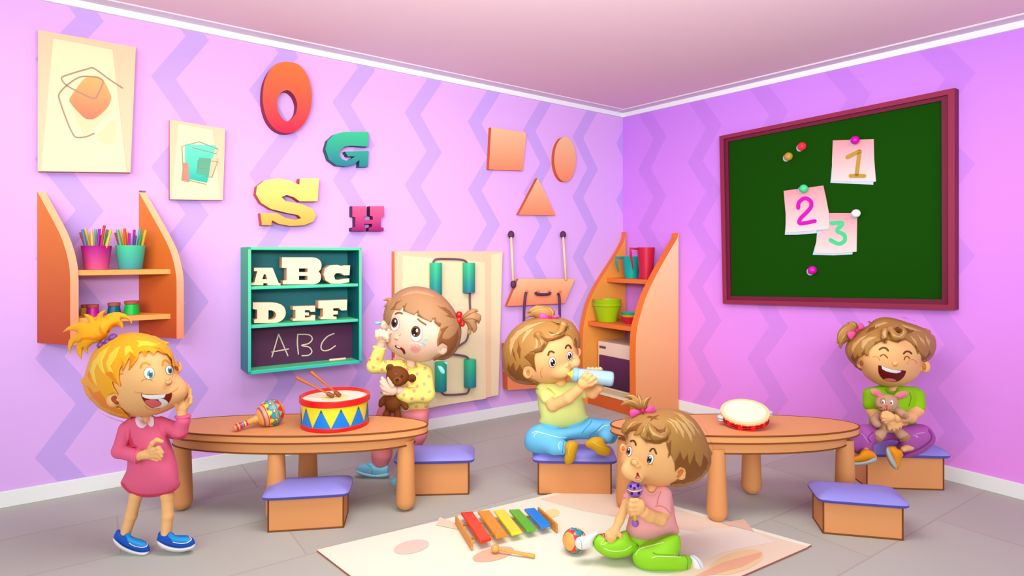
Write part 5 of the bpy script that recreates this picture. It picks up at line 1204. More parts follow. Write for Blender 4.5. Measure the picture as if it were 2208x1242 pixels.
    for up, so, dd in (([(32, 980), (40, 950), (80, 928), (150, 912), (185, 902), (200, 925), (255, 935), (308, 932), (312, 980), (300, 1012), (200, 1020), (100, 1002)], [(27, 985), (32, 1005), (110, 1030), (200, 1042), (305, 1035), (313, 1000), (200, 1012), (100, 995), (40, 975)], 0),
                       ([(325, 1090), (332, 1060), (360, 1035), (380, 1028), (395, 1040), (398, 1120), (345, 1115)], [(323, 1095), (328, 1115), (350, 1135), (380, 1148), (400, 1145), (398, 1115), (345, 1108)], -34)):
        U_, S_ = sm(E(up), 3), sm(E(so), 3); xs = [x for x, y in U_+S_]; ys = [y for x, y in U_+S_]
        f = k.field((min(xs)-3, min(ys)-3, max(xs)+3, max(ys)+3), dd-22, dd+22, .003); f.puff(U_, 13, dd, 0); sh = k.part('shoe', f, mat('8EDCFB', .4, .3), 'shoe', label='light blue sneaker')
        f = k.field((min(xs)-3, min(ys)-3, max(xs)+3, max(ys)+3), dd-22, dd+22, .003); f.puff(S_, 15, dd, 0); k.part('sole', f, mat('BCEEFF', .4, .3), 'sole', sh)
        if dd == 0: k.deco('laces', [(stroke(E([(140, 930), (165, 948), (150, 915), (180, 940), (165, 908), (192, 928)]), 1.5, False), .003, mat('58B8E0')), (stroke(E([(120, 925), (165, 960), (172, 1010)]), 1.3), .002, mat('58B8E0'))], ('shoe',), sh)
    # teddy bear
    b = Kid(4.58, U(855, 905, 4.58-56*k.m), 'dark brown teddy bear hugged by the crying child', .0034); b.S = dict(k.S)
    f = b.field((812, 782, 902, 918), -95, -18)
    f.ell(857.3, 811, -64, 23.5, 16, 20.5, .15, 2); f.ell(841, 793.5, -62, 8.6, 6, 8.6, 0, 2); f.ell(888.5, 815.7, -60, 8.6, 6, 8.8, 0, 2)
    f.ell(846.8, 868, -50, 17.5, 13, 20, 0, 3); f.chain([(829, 858, -48, 5.5), (824, 866, -50, 6.4), (821, 873, -52, 5)], 3); f.chain([(863, 862, -48, 5.5), (871, 870, -52, 6.2), (875, 878, -54, 6)], 3)
    f.chain([(838, 882, -48, 7), (833, 895, -50, 7), (829, 910, -50, 7.4)], 3); f.chain([(856, 882, -48, 7), (857.5, 898, -50, 6.6), (858, 912, -50, 7.2)], 3)
    b.body(f, mat('7A3E12', .7, .15))
    patch(b.bmb, ellp(841, 793.5, 4.6, 4.6), b.S['body'], .0016, mat('5A2A0A')); patch(b.bmb, ellp(889, 816, 4.4, 5.4), b.S['body'], .0016, mat('5A2A0A'))
    patch(b.bmb, ellp(857, 822, 10, 8.5), b.S['body'], .0014, mat('8E4C1A'))
    bo = b.finish_body('teddy_bear', 'teddy bear')
    for x, y, rx, ry in ((853.2, 805, 2.2, 3.4), (866.2, 810.6, 2.2, 3.4)): b.deco('eye', [(ellp(x, y, rx, ry), .004, mat('30140A', .25, .5))], ('body',), step=1.4)
    b.deco('nose', [(ellp(856.3, 819.4, 3.8, 3), .006, mat('34160A', .25, .5))], ('body',), step=1.4)
    for pts, d, lb in (([(807.5, 697.5), (812, 693), (820, 694), (824.5, 695.5), (819, 698), (813, 700.5)], -20, 'pale blue tear drop flying off left of the crying child’s ear'),
                   ([(943.5, 788.5), (953, 790.5), (959, 799), (958.5, 805.5), (953, 806), (947.5, 799)], -20, 'large pale blue tear drop flying off right of the crying child'), ([(957, 779.5), (963, 780), (967, 786), (963.5, 787), (959, 783.5)], -20, 'small pale blue tear drop flying off right of the crying child')):
        P = sm(pts, 3); f = k.field((min(x for x, y in P)-3, min(y for x, y in P)-3, max(x for x, y in P)+3, max(y for x, y in P)+3), d-10, d+10, .0028); f.puff(P, 3.4, d, 0)
        V, F_ = f.mesh(); c = V.mean(0); o = to_mb(V, F_, TB).build('tear_drop', loc=c, smooth=True); tag(o, lb, 'tear drop', 'tear drops around the crying child')
crying()
# ---------------------------------------------------------------- child drinking from the bottle
HBR, HDK, HLT = mat('B07C3C', .5, .25), mat('8A5018', .5, .25), mat('CFA468', .5, .25)  # base, dark and light hair; the latter two include painted shade and highlight
def shoeless(k, f, pts, T, d, m, name, lab): pass
def bottle_kid():
    Y0 = S3[1]+.10
    k = Kid(Y0, U(1240, 1000, Y0), 'child in pale green shirt and blue trousers sitting on a stool, drinking from a bottle')
    k.base.z = S3[0]; Fq = lambda p: zp((1080, 640), 4.6, p); G = lambda p: zp((1110, 790), 5.175, p)
    SK, SKd = mat('FBBE7E', .6, .12), mat('E8924A', .6, .1)
    head = sm(Fq([(33, 600), (36, 520), (70, 430), (120, 350), (190, 290), (280, 243), (380, 220), (500, 218), (600, 227), (680, 262), (740, 330), (768, 400), (768, 500), (765, 570), (780, 615), (788, 660), (772, 700), (720, 728), (680, 750), (660, 785), (620, 822), (540, 850), (450, 862), (350, 852), (250, 852), (150, 830), (90, 780), (55, 715)]), 4)
    ras = Raster(head).puff(); T = 74
    f = k.field((1078, 680, 1330, 1000), -105, 85, .004)
    f.puff(head, T, 0, 0, ras=ras); f.ell(1137, 803, -50, 10, 10, 13, -.2, 3); f.ell(1137.5, 803, -61, 5.5, 5, 7.5, -.2, 1.5, 's'); f.ell(1245, 759, -8, 8, 8, 11, 0, 2)
    f.ell(1223, 786, -48, 6, 8, 4.6, -.5, 3); f.ell(1236, 781, -30, 15, 16, 14, 0, 9); f.ell(1208, 800, -44, 20, 16, 15, 0, 12); f.ell(1222, 802, -50, 5, 6, 5, 0, 4)
    f.chain([(1210, 815, 6, 12), (1209, 832, 6, 13), (1208, 865, 4, 22), (1212, 895, 4, 23), (1214, 912, 4, 18)], 6)
    f.chain([(1172, 842, -6, 12), (1192, 874, -34, 12.5), (1226, 858, -56, 11.5), (1250, 838, -66, 10)], 5)
    f.ell(1258, 826, -74, 12, 8, 11.5, -.6, 4)
    for P in ([(1256, 818, -74, 5.4), (1260, 811, -78, 5), (1264.5, 803.5, -74, 4.2)], [(1261, 821, -76, 5.2), (1267, 815, -80, 5), (1274, 808, -76, 4.2)], [(1265, 825, -76, 5.2), (1273, 820.5, -80, 4.8), (1282, 814.5, -76, 4.2)], [(1265, 830, -74, 5), (1276, 827.5, -78, 4.6), (1285.5, 822.5, -74, 4)], [(1254, 832, -68, 4.6), (1260, 829, -60, 4.2), (1268, 826, -50, 3.4)]): f.chain(P, 1.4)
    f.chain([(1246, 842, -4, 12), (1278, 848, -22, 11), (1292, 836, -34, 9.5)], 4); f.ell(1289, 823, -34, 11, 8, 11, 0, 4)
    for x in (1269, 1277.5, 1286, 1294): f.chain([(x+4, 812, -34, 4.8), (x+1, 797, -36, 4.6), (x, 795.5, -46, 4.2)], 1.3)
    f.chain([(1282, 826, -40, 4.6), (1276, 828, -52, 4.2), (1272, 826, -62, 3.4)], 2)
    f.chain([(1200, 922, 2, 12), (1154, 950, -18, 12), (1200, 962, -40, 9), (1224, 965, -50, 6)], 4); f.chain([(1232, 918, 2, 12), (1314, 930, -14, 11), (1302, 943, -30, 8), (1292, 953, -42, 6)], 4)
    k.body(f, SK); bm = k.bmb
    def ln(p, w=1.5, t=.0015, m=SKd): patch(bm, stroke(Fq(p), w), k.S['body'], t, m, 1.6)
    ln([(472, 688), (495, 682), (520, 697), (525, 706)]); ln([(700, 640), (720, 615), (745, 606)]); ln([(640, 700), (655, 700), (672, 680), (672, 655)]); ln([(668, 740), (672, 765), (655, 790)]); ln([(425, 700), (400, 720), (395, 770), (410, 800)], 1.2)
    patch(bm, ellp(1139, 804, 4, 6.5), k.S['body'], .0012, mat('DB7A36')); patch(bm, ellp(1245, 759, 3.6, 6.5), k.S['body'], .0012, mat('DB7A36'))
    root = k.finish_body()
    hp = Fq([(900, 505), (768, 508), (745, 508), (722, 470), (712, 420), (685, 390), (658, 380), (640, 386), (600, 410), (520, 436), (442, 446), (442, 500), (405, 545), (342, 562), (332, 600), (336, 660), (356, 757), (310, 698), (270, 684), (228, 700), (215, 750), (240, 800), (290, 815), (330, 830), (380, 870), (360, 1000), (-100, 950), (-150, 300), (200, 50), (800, 50), (1000, 300)])
    f = k.field((1076, 676, 1252, 830), -95, 90, .004); f.hair(ras, T, hp, 4.5, 28)
    f.chain([(1094, 790, 4, 7), (1089, 798, 4, 4), (1085, 801, 4, 1)], 3); f.chain([(1230, 702, -10, 8), (1238, 711, -10, 5), (1244.5, 715, -10, 1)], 3)
    f.chain([(1160, 722, -70, 7), (1172, 738, -70, 8), (1166, 752, -68, 6), (1150, 758, -64, 2.5)], 5)
    f.chain([(1215, 700, -52, 8), (1208, 718, -60, 7), (1190, 727, -66, 5), (1178, 728, -68, 2.5)], 5)
    hair = k.part('hair', f, HBR, 'hair'); o_ = ('hair',)
    k.deco('dark_shade_locks', [(Fq(p), .002, HDK) for p in ([(70, 640), (90, 700), (130, 640), (150, 740), (190, 660), (220, 720), (215, 760), (240, 805), (300, 820), (380, 855), (250, 850), (150, 828), (90, 780), (60, 720)], [(270, 560), (335, 560), (332, 620), (336, 670), (356, 755), (310, 698), (275, 640), (230, 600)], [(380, 380), (460, 415), (540, 405), (620, 370), (640, 385), (600, 408), (520, 434), (442, 444)],
        [(715, 420), (740, 400), (760, 450), (766, 505), (745, 506), (722, 470)], [(470, 340), (560, 365), (630, 330), (640, 280), (655, 330), (600, 375), (520, 380)], [(350, 520), (400, 500), (430, 450), (440, 480), (405, 542), (342, 560), (280, 550)], [(100, 470), (140, 560), (150, 640), (120, 580)], [(170, 420), (200, 520), (190, 620), (160, 540)])], o_, hair)
    k.deco('light_highlight_locks', [(Fq(p), .0024, HLT) for p in ([(90, 420), (160, 340), (260, 280), (380, 250), (450, 245), (330, 290), (220, 350), (140, 430), (110, 520), (95, 600), (80, 500)], [(260, 330), (330, 310), (250, 400), (200, 480), (215, 400)], [(490, 240), (600, 245), (690, 300), (740, 350), (680, 310), (600, 270)], [(340, 400), (370, 440), (365, 500), (330, 530), (350, 470)], [(385, 420), (415, 460), (395, 510), (398, 460)], [(440, 350), (500, 372), (580, 355), (620, 330), (570, 372), (500, 390)])], o_, hair)
    f = k.field((1128, 652, 1202, 694), -34, 14, .003); f.puff(Fq([(375, 228), (330, 200), (280, 202), (238, 224), (254, 186), (292, 156), (240, 166), (290, 112), (350, 80), (420, 84), (472, 94), (462, 84), (505, 108), (533, 135), (541, 168), (525, 202), (500, 230)]), 15, -10, 0)
    tk = k.part('tail', f, HBR, 'topknot', hair); k.deco('light_highlight_locks', [(stroke(Fq(p), 2, True, True), .0016, HLT) for p in ([(270, 150), (340, 105), (430, 100)], [(280, 180), (340, 140), (420, 125), (470, 140)], [(480, 110), (515, 150), (510, 190)])], ('tail',), tk)
    bow(k, Fq([(488, 204)])[0]+(4,), sm(Fq([(385, 165), (405, 158), (475, 190), (478, 214), (400, 222), (378, 215)]), 2), sm(Fq([(500, 196), (560, 175), (578, 180), (576, 210), (515, 212)]), 2), -24, hair)
    k.eye((1191.3, 781.3, 7.2, 10.8), None, (1192, 782.4, 5, 7.8), ((1190.6, 778.6, 1.8, 2.4), (1194.4, 786, 1.2, 1.4)))
    k.eye((1228.5, 767.8, 5.8, 9.4), None, (1228.6, 768.8, 4.2, 7), ((1227.4, 765, 1.5, 2.1), (1230, 772.5, 1, 1.2)))
    for p in ([(470, 578), (478, 550), (500, 540), (525, 552)], [(642, 508), (655, 485), (678, 482), (696, 508)]): k.deco('eyebrow', [(stroke(Fq(p), 4), .0024, mat('6A3C1C'))], ('body',))
    # shirt
    f = k.field((1148, 815, 1278, 930), -78, 52, .004)
    f.puff(sm(G([(440, 185), (330, 180), (265, 200), (245, 280), (256, 380), (268, 480), (285, 570), (270, 612), (300, 660), (380, 695), (500, 707), (620, 695), (740, 660), (812, 610), (832, 570), (802, 530), (780, 430), (755, 320), (750, 220), (700, 170), (600, 165), (545, 205), (500, 212)]), 3), 36, 2, 0)
    f.chain([(1169, 840, -6, 14.5), (1180, 856, -20, 15.5)], 4); f.chain([(1246, 838, -2, 14), (1260, 846, -12, 13)], 4); f.cone((1197, 872, -42), 9, (1206, 884, -52), 13, 0, 's')
    TS = mat('ECF08E', .65, .1); sh = k.part('shirt', f, TS, 'shirt', label='pale yellow-green shirt')
    k.deco('hem', [(stroke(G([(275, 618), (330, 655), (420, 680), (520, 686), (640, 672), (760, 628), (822, 570)]), 2.4), .002, mat('D4DA52'))], ('shirt',), sh)
    k.deco('fold_shading', [(stroke(G(p), 1.4, True), .002, mat('B8BE3C')) for p in ([(360, 240), (400, 265), (450, 318)],)], ('shirt',), sh)  # sleeve fold shade painted as a darker stroke
    # trousers
    f = k.field((1126, 895, 1338, 990), -82, 40, .004)
    f.puff(sm(G([(250, 650), (180, 690), (120, 770), (106, 850), (130, 920), (220, 970), (350, 990), (510, 996), (548, 970), (550, 900), (590, 830), (650, 822), (720, 806), (835, 800), (880, 790), (940, 790), (1000, 810), (1025, 845), (1060, 862), (1112, 850), (1150, 780), (1157, 700), (1130, 650), (1050, 610), (900, 580), (830, 575), (740, 640), (620, 675), (500, 690), (380, 680), (300, 645)]), 3), 34, -14, 0)
    f.chain([(1192, 925, 0, 22), (1158, 945, -18, 22), (1195, 962, -44, 17), (1212, 965, -48, 15)], 6); f.chain([(1236, 922, 0, 22), (1310, 928, -16, 20), (1308, 942, -34, 14)], 6)
    TR2 = mat('72C6F8', .6, .1); tr = k.part('pants', f, TR2, 'trousers')
    k.deco('crease_shading', [(stroke(G(p), w_), .002, mat(c)) for p, w_, c in (([(195, 745), (240, 725), (290, 740), (400, 770), (500, 795), (580, 800)], 1.8, 'D8F4C8'), ([(215, 790), (225, 755), (260, 740)], 1.5, 'D8F4C8'), ([(500, 930), (490, 870), (515, 840)], 1.5, 'D8F4C8'), ([(580, 800), (545, 850), (532, 960)], 2, '3C9CE0'), ([(750, 745), (790, 690), (840, 640), (860, 600)], 1.6, '3C9CE0'), ([(835, 795), (850, 760), (900, 720), (985, 640)], 1.6, '3C9CE0'), ([(935, 720), (990, 670), (1050, 655)], 1.8, 'D8F4C8'))], ('pants',), tr)  # pale strokes paint highlights, deeper blue ones paint crease shade
    for up, lb, rim in (([(600, 838), (655, 830), (706, 865), (702, 920), (680, 1000), (650, 1068), (600, 1096), (560, 1078), (550, 1020), (566, 960), (548, 910), (562, 865)], 'mustard sock shoe', [(640, 850), (615, 900), (600, 960), (620, 1000)]), ([(783, 858), (820, 820), (870, 790), (930, 785), (990, 808), (1022, 880), (1070, 935), (1064, 985), (1000, 998), (930, 980), (860, 925), (800, 900)], 'mustard sock shoe', [(835, 850), (880, 850), (930, 885), (1000, 910)])):
        P = sm(G(up), 3); xs = [x for x, y in P]; ys = [y for x, y in P]; f = k.field((min(xs)-3, min(ys)-3, max(xs)+3, max(ys)+3), -80, -34, .0032); f.puff(P, 14, -58, 0)
        so_ = k.part('shoe', f, mat('D9A520', .5, .2), 'shoe', label=lb); k.deco('fold_shading', [(stroke(G(rim), 2.4, True, True), .002, mat('F0C040'))], ('shoe',), so_)
    # bottle
    a = Vector(U(1238, 807.5, Y0-57*k.m)); b = Vector(U(1322, 817.5, Y0-57*k.m)); ax = (b-a); L = ax.length; ax.normalize(); m_ = k.m
    bt = empty('baby_bottle', a.lerp(b, .5), 'clear blue baby bottle of milk with yellow teat, held up to the mouth', 'bottle')
    mb = MB(); lathe(mb, a, ax, [(.06*L, 0), (.07*L, 12.6*m_), (.5*L, 14.2*m_), (.93*L, 14.6*m_), (.975*L, 13*m_), (.985*L, 0)], mat('F4F6EC', .4, .3), 40); mb.build('milk', bt, smooth=True, sharp=50)
    gl = bpy.data.materials.new('clear_blue_plastic'); gl.use_nodes = True; N, L_ = nodes(gl); bs = N['Principled BSDF']; bs.inputs['Base Color'].default_value = albedo('A8D6F4'); bs.inputs['Roughness'].default_value = .12
    tp = N.new('ShaderNodeBsdfTransparent'); tp.inputs[0].default_value = (.86, .95, 1, 1); mx = N.new('ShaderNodeMixShader'); mx.inputs[0].default_value = .42
    L_.new(tp.outputs[0], mx.inputs[1]); L_.new(bs.outputs[0], mx.inputs[2]); L_.new(mx.outputs[0], N['Material Output'].inputs[0])
    mb = MB(); lathe(mb, a, ax, [(.04*L, 13.6*m_), (.5*L, 15.2*m_), (.94*L, 15.6*m_), (.99*L, 14*m_), (L, 11*m_), (L, 0)], gl, 40); mb.build('body', bt, smooth=True, sharp=60)
    mb = MB(); lathe(mb, a, ax, [(-.05*L, 0), (-.05*L, 11*m_), (-.03*L, 13.6*m_), (.06*L, 15*m_), (.09*L, 14*m_), (.09*L, 0)], mat('8CC4EE', .3, .4), 40); mb.build('collar_ring', bt, smooth=True, sharp=40)
    mb = MB(); lathe(mb, a, ax, [(-.17*L, 0), (-.165*L, 3*m_), (-.12*L, 4*m_), (-.07*L, 9*m_), (-.04*L, 11*m_)], mat('FBDD5C', .4, .3), 28); mb.build('teat', bt, smooth=True, sharp=60)
bottle_kid()
# ---------------------------------------------------------------- kneeling child with the rattle
def kneeling():
    k = Kid(3.33, U(1400, 1225, 3.33), 'kneeling child in pink shirt and green trousers on the rug, holding a purple rattle')
    k.base.z = RZ; Hh = lambda p: zp((1320, 830), 5.4, p); I = lambda p: zp((1200, 1020), 5.594, p)
    SK, SKd = mat('FBBE7E', .6, .12), mat('E8924A', .6, .1)
    head = sm(Hh([(128, 540), (145, 470), (200, 410), (290, 352), (390, 325), (460, 335), (530, 308), (620, 293), (740, 303), (860, 352), (960, 440), (1040, 560), (1090, 680), (1122, 800), (1122, 900), (1100, 980), (1040, 1060), (950, 1120), (830, 1158), (700, 1168), (560, 1182), (450, 1168), (340, 1142), (270, 1112), (200, 1062), (135, 990), (100, 915), (104, 840), (135, 770), (165, 700), (160, 640)]), 4)
    ras = Raster(head).puff(); T = 78
    f = k.field((1296, 872, 1545, 1242), -110, 90, .0036)
    f.puff(head, T, 0, 0, ras=ras); f.ell(1468, 1019, -48, 12, 10, 15, -.1, 3); f.ell(1468, 1020, -60, 6.5, 5, 9, -.1, 1.5, 's'); f.ell(1344, 967, -6, 7.5, 8, 11, 0, 2)
    f.ell(1368, 996, -62, 7.5, 9, 6.5, .2, 3); f.ell(1374, 1003, -62, 6, 7, 4, .4, 4); f.ell(1376, 1030, -52, 7.5, 7, 8, 0, 4); f.ell(1366, 1014, -44, 26, 18, 20, 0, 14)
    f.chain([(1404, 1040, 6, 12), (1406, 1060, 6, 13), (1408, 1095, 4, 22), (1412, 1130, 4, 24), (1416, 1148, 4, 18)], 6)
    f.chain([(1368, 1066, 0, 10), (1352, 1082, -14, 9.5), (1336, 1122, -26, 9), (1328, 1140, -34, 8)], 4); f.ell(1323, 1148, -38, 12, 8, 10, .3, 4)
    for P in ([(1315, 1146, -38, 5), (1309, 1152, -41, 4.6), (1308.5, 1160, -38, 3.6)], [(1318, 1151, -41, 5), (1313, 1158, -43, 4.6), (1313, 1167, -40, 3.7)], [(1323, 1152, -42, 5), (1319.5, 1160, -43, 4.6), (1319, 1168, -40, 3.8)], [(1327, 1151, -40, 4.6), (1325, 1158, -42, 4.2), (1324, 1163, -41, 3.6)], [(1331, 1147, -38, 5), (1337, 1154, -40, 4.5), (1340, 1164.5, -38, 3.8)]): f.chain(P, 1.5)
    f.chain([(1434, 1068, -4, 13), (1430, 1108, -22, 13.5), (1424, 1119, -34, 13), (1400, 1112, -50, 12), (1388, 1104, -60, 12)], 5)
    f.ell(1377, 1092, -68, 14, 10, 15.5, 0, 4)
    for P in ([(1374, 1080, -70, 6), (1362, 1080, -74, 5.4), (1356, 1086, -66, 4.6)], [(1374, 1089, -72, 6), (1361, 1089.5, -76, 5.6), (1355.5, 1095, -66, 4.8)], [(1374, 1098, -72, 6), (1361, 1098, -76, 5.4), (1356.5, 1103, -66, 4.6)], [(1376, 1105, -70, 5.6), (1364, 1106, -74, 5), (1360, 1109, -66, 4.2)], [(1382, 1082, -58, 5.4), (1376, 1078, -48, 4.8), (1368, 1080, -46, 4)]): f.chain(P, 1.4)
    f.chain([(1405, 1155, 2, 12), (1330, 1180, -12, 11), (1290, 1170, -12, 8), (1255, 1174, -20, 6)], 4); f.chain([(1425, 1158, 2, 13), (1395, 1203, -34, 13), (1470, 1214, -30, 12), (1500, 1222, -26, 7)], 4)
    k.body(f, SK); bm = k.bmb
    def ln(p, w=1.5, t=.0014, m=SKd): patch(bm, stroke(Hh(p), w), k.S['body'], t, m, 1.6)
    ln([(412, 938), (440, 925), (475, 935)]); ln([(425, 915), (470, 918)], 1); ln([(280, 870), (265, 868), (240, 868), (220, 890), (225, 915), (260, 940), (270, 955)]); ln([(150, 790), (175, 810), (185, 828)])
    ln([(270, 1075), (265, 1095), (290, 1115), (320, 1110), (335, 1090), (325, 1072)])
    patch(bm, sm(Hh([(780, 985), (810, 975), (830, 1000), (820, 1040), (780, 1080), (750, 1075), (765, 1040), (765, 1005)]), 3), k.S['body'], .0012, mat('DB7A36')); patch(bm, ellp(1343.5, 967, 3.6, 5.4), k.S['body'], .0012, mat('DB7A36'))
    root = k.finish_body()
    hp = Hh([(60, 560), (130, 570), (168, 645), (173, 590), (210, 545), (282, 525), (262, 560), (240, 585), (300, 588), (336, 570), (345, 620), (390, 665), (440, 680), (490, 690), (560, 690), (612, 662), (632, 665), (636, 720), (660, 780), (642, 866), (682, 810), (702, 850), (728, 920), (732, 1020), (790, 955), (850, 975), (865, 1030), (830, 1090), (770, 1100), (720, 1140), (675, 1165), (760, 1300), (1300, 1200), (1300, 500), (900, 150), (300, 150), (0, 350)])
    f = k.field((1340, 878, 1545, 1052), -95, 92, .0038); f.hair(ras, T, hp, 4.5, 28)
    f.chain([(1522, 970, 4, 8), (1530, 976, 4, 5), (1536, 978, 4, 1)], 3); f.chain([(1526, 985, 4, 7), (1529, 996, 4, 4), (1530.5, 1003, 4, 1)], 3); f.chain([(1364, 908, -6, 7), (1353, 905, -6, 4), (1348, 899, -6, 1)], 3)
    f.chain([(1400, 920, -70, 7), (1412, 938, -76, 9), (1430, 940, -76, 8), (1438, 930, -72, 5), (1437, 918, -70, 2)], 5); f.chain([(1392, 925, -70, 6), (1388, 940, -74, 6), (1396, 952, -76, 3)], 4)
    hair = k.part('hair', f, HBR, 'hair'); o_ = ('hair',)
    k.deco('dark_shade_locks', [(Hh(p), .002, HDK) for p in ([(730, 900), (760, 780), (745, 880), (790, 760), (830, 880), (880, 800), (900, 940), (960, 770), (970, 880), (1030, 960), (1060, 800), (1110, 860), (1122, 900), (1100, 980), (1040, 1060), (950, 1120), (830, 1155), (690, 1162), (770, 1100), (830, 1090), (865, 1030), (850, 975), (790, 950), (735, 1010)], [(640, 690), (690, 640), (680, 760), (700, 850), (682, 805), (642, 862), (660, 780)],
        [(350, 600), (420, 640), (520, 650), (610, 620), (655, 570), (650, 640), (612, 662), (560, 690), (490, 690), (440, 680), (390, 665)], [(140, 560), (200, 500), (300, 450), (350, 440), (300, 500), (285, 525), (210, 545), (175, 590), (168, 640)], [(430, 360), (480, 365), (550, 350), (500, 380), (540, 400), (480, 395), (440, 420), (460, 390), (400, 375)], [(490, 480), (540, 520), (600, 510), (625, 480), (615, 540), (560, 555), (510, 530)])], o_, hair)
    k.deco('light_highlight_locks', [(Hh(p), .0024, HLT) for p in ([(610, 400), (700, 430), (760, 520), (770, 600), (720, 500), (680, 450)], [(640, 380), (760, 420), (840, 540), (840, 650), (790, 540), (720, 440)], [(720, 370), (850, 450), (930, 580), (935, 700), (880, 570), (800, 450)], [(760, 340), (880, 410), (960, 520), (970, 610), (900, 500), (840, 420)], [(700, 310), (820, 345), (940, 440), (1010, 540), (1040, 610), (960, 500), (860, 400)],
        [(360, 520), (385, 460), (430, 440), (385, 490), (375, 540), (360, 580)], [(430, 470), (480, 550), (560, 590), (640, 600), (560, 620), (470, 590), (430, 530)], [(160, 500), (220, 440), (300, 415), (240, 450), (180, 520)])], o_, hair)
    f = k.field((1332, 840, 1412, 890), -34, 14, .003); f.puff(Hh([(300, 300), (250, 262), (180, 238), (92, 245), (130, 192), (190, 168), (225, 165), (175, 150), (128, 140), (170, 113), (240, 113), (297, 150), (290, 115), (283, 86), (322, 112), (350, 172), (400, 137), (465, 127), (430, 180), (410, 230), (412, 290), (360, 310)]), 15, -10, 0)
    tk = k.part('tail', f, HBR, 'topknot', hair); k.deco('light_highlight_locks', [(stroke(Hh(p), 2.2, True, True), .0016, HLT) for p in ([(130, 220), (200, 185), (270, 210), (310, 250)], [(175, 125), (250, 130), (310, 190)], [(300, 110), (325, 160), (330, 230)], [(440, 140), (390, 180), (365, 250)])], ('tail',), tk)
    bow(k, Hh([(357, 302)])[0]+(4.4,), sm(Hh([(198, 320), (220, 290), (270, 285), (335, 305), (325, 335), (235, 382), (208, 355)]), 2), sm(Hh([(385, 290), (440, 245), (485, 250), (507, 312), (440, 335), (390, 322)]), 2), -26, hair)
    k.eye((1402.4, 990, 6.6, 10.4, .15), None, (1400.4, 991, 4.6, 7.8, .15), ((1401.8, 986.6, 1.6, 2.4), (1399, 996, 1, 1.2)))
    k.eye((1356.7, 973, 5.4, 10.2, .12), None, (1355, 973, 3.8, 7.4, .12), ((1355.6, 969, 1.4, 2.2), (1353.8, 978, .9, 1.2)))
    for p in ([(215, 656), (240, 648), (265, 664), (275, 700)], [(440, 772), (460, 748), (490, 748), (514, 800)]): k.deco('eyebrow', [(stroke(Hh(p), 3.8), .0024, mat('6A3C1C'))], ('body',))
    mo = k.deco('mouth', [(sm(Hh([(284, 1024), (302, 1022), (312, 1048), (322, 1068), (312, 1092), (290, 1094), (272, 1078), (282, 1055)]), 3), .0016, mat('9A0A10'))], ('body',), step=1.6)
    k.deco('tongue', [(sm(Hh([(280, 1072), (300, 1060), (318, 1072), (310, 1090), (290, 1092)]), 3), .003, mat('F08080'))], ('body',), mo, step=1.6)
    f = k.field((1330, 1030, 1470, 1180), -72, 52, .0038)
    f.puff(sm(I([(1010, 140), (940, 165), (880, 205), (862, 280), (880, 380), (885, 480), (855, 600), (835, 700), (880, 780), (990, 828), (1140, 850), (1300, 800), (1440, 750), (1482, 700), (1450, 600), (1425, 480), (1408, 340), (1375, 210), (1310, 152), (1240, 145), (1195, 165), (1165, 218), (1120, 218), (1080, 165)]), 3), 38, 2, 0)
    f.chain([(1366, 1064, -2, 13), (1354, 1076, -10, 12)], 3); f.chain([(1432, 1064, -4, 16), (1430, 1098, -18, 18)], 5)
    sh = k.part('shirt', f, mat('FFAEB0', .65, .1), 'shirt')
    k.deco('fold_shading', [(stroke(I(p), w_), .002, mat(c)) for p, w_, c in (([(1215, 380), (1225, 310), (1262, 220)], 1.8, 'EE8488'), ([(1195, 405), (1240, 395), (1310, 420), (1370, 480)], 2, 'EE8488'), ([(830, 300), (795, 285)], 1.8, 'EE8488'), ([(1060, 190), (1110, 238), (1170, 245), (1225, 190)], 2, 'FCC8C8'), ([(860, 730), (900, 790), (960, 820)], 1.8, 'EE8488'))], ('shirt',), sh)  # fold shade drawn in deeper pink, one paler line at the neck
    f = k.field((1270, 1135, 1500, 1242), -86, 48, .0038)
    f.puff(sm(I([(437, 830), (450, 780), (500, 745), (555, 755), (600, 790), (700, 760), (830, 690), (900, 800), (970, 850), (985, 890), (955, 950), (880, 1000), (720, 1030), (600, 1010), (500, 950), (450, 890)]), 3), 32, -16, 0)
    f.puff(sm(I([(1465, 745), (1500, 850), (1490, 950), (1470, 988), (1550, 988), (1600, 1005), (1625, 1060), (1620, 1130), (1570, 1195), (1450, 1210), (1250, 1205), (1060, 1180), (950, 1110), (914, 1020), (940, 930), (1000, 882), (1150, 850), (1300, 780)]), 3), 34, -34, 2)
    f.chain([(1385, 1165, 2, 20), (1330, 1180, -4, 18)], 8); f.chain([(1440, 1165, 0, 24), (1400, 1200, -34, 24)], 8)
    f.puff(sm(I([(870, 760), (1000, 820), (1150, 845), (1300, 795), (1440, 745), (1480, 850), (1480, 940), (1300, 950), (1000, 900), (900, 820)]), 3), 34, 0, 6)
    pt = k.part('pants', f, mat('9CE42C', .55, .15), 'trousers')
    k.deco('crease_shading', [(stroke(I(p), w_), .002, mat(c)) for p, w_, c in (([(500, 800), (560, 785), (575, 800), (545, 840), (540, 865), (570, 860), (610, 838)], 2.2, 'DCFAA0'), ([(570, 910), (660, 940), (780, 940), (860, 915), (900, 880)], 2, 'DCFAA0'), ([(955, 990), (975, 940), (1040, 900), (1150, 870), (1290, 835)], 2.2, 'DCFAA0'), ([(1150, 1025), (1220, 1005), (1400, 1010), (1500, 1015)], 2.4, 'DCFAA0'), ([(1165, 965), (1250, 985), (1480, 990)], 2, '6FB010'), ([(1555, 1000), (1585, 1060), (1570, 1190)], 2, '6FB010'), ([(960, 850), (990, 890), (940, 960)], 2, '6FB010'))], ('pants',), pt)  # pale green highlights and darker crease shade laid on as colour
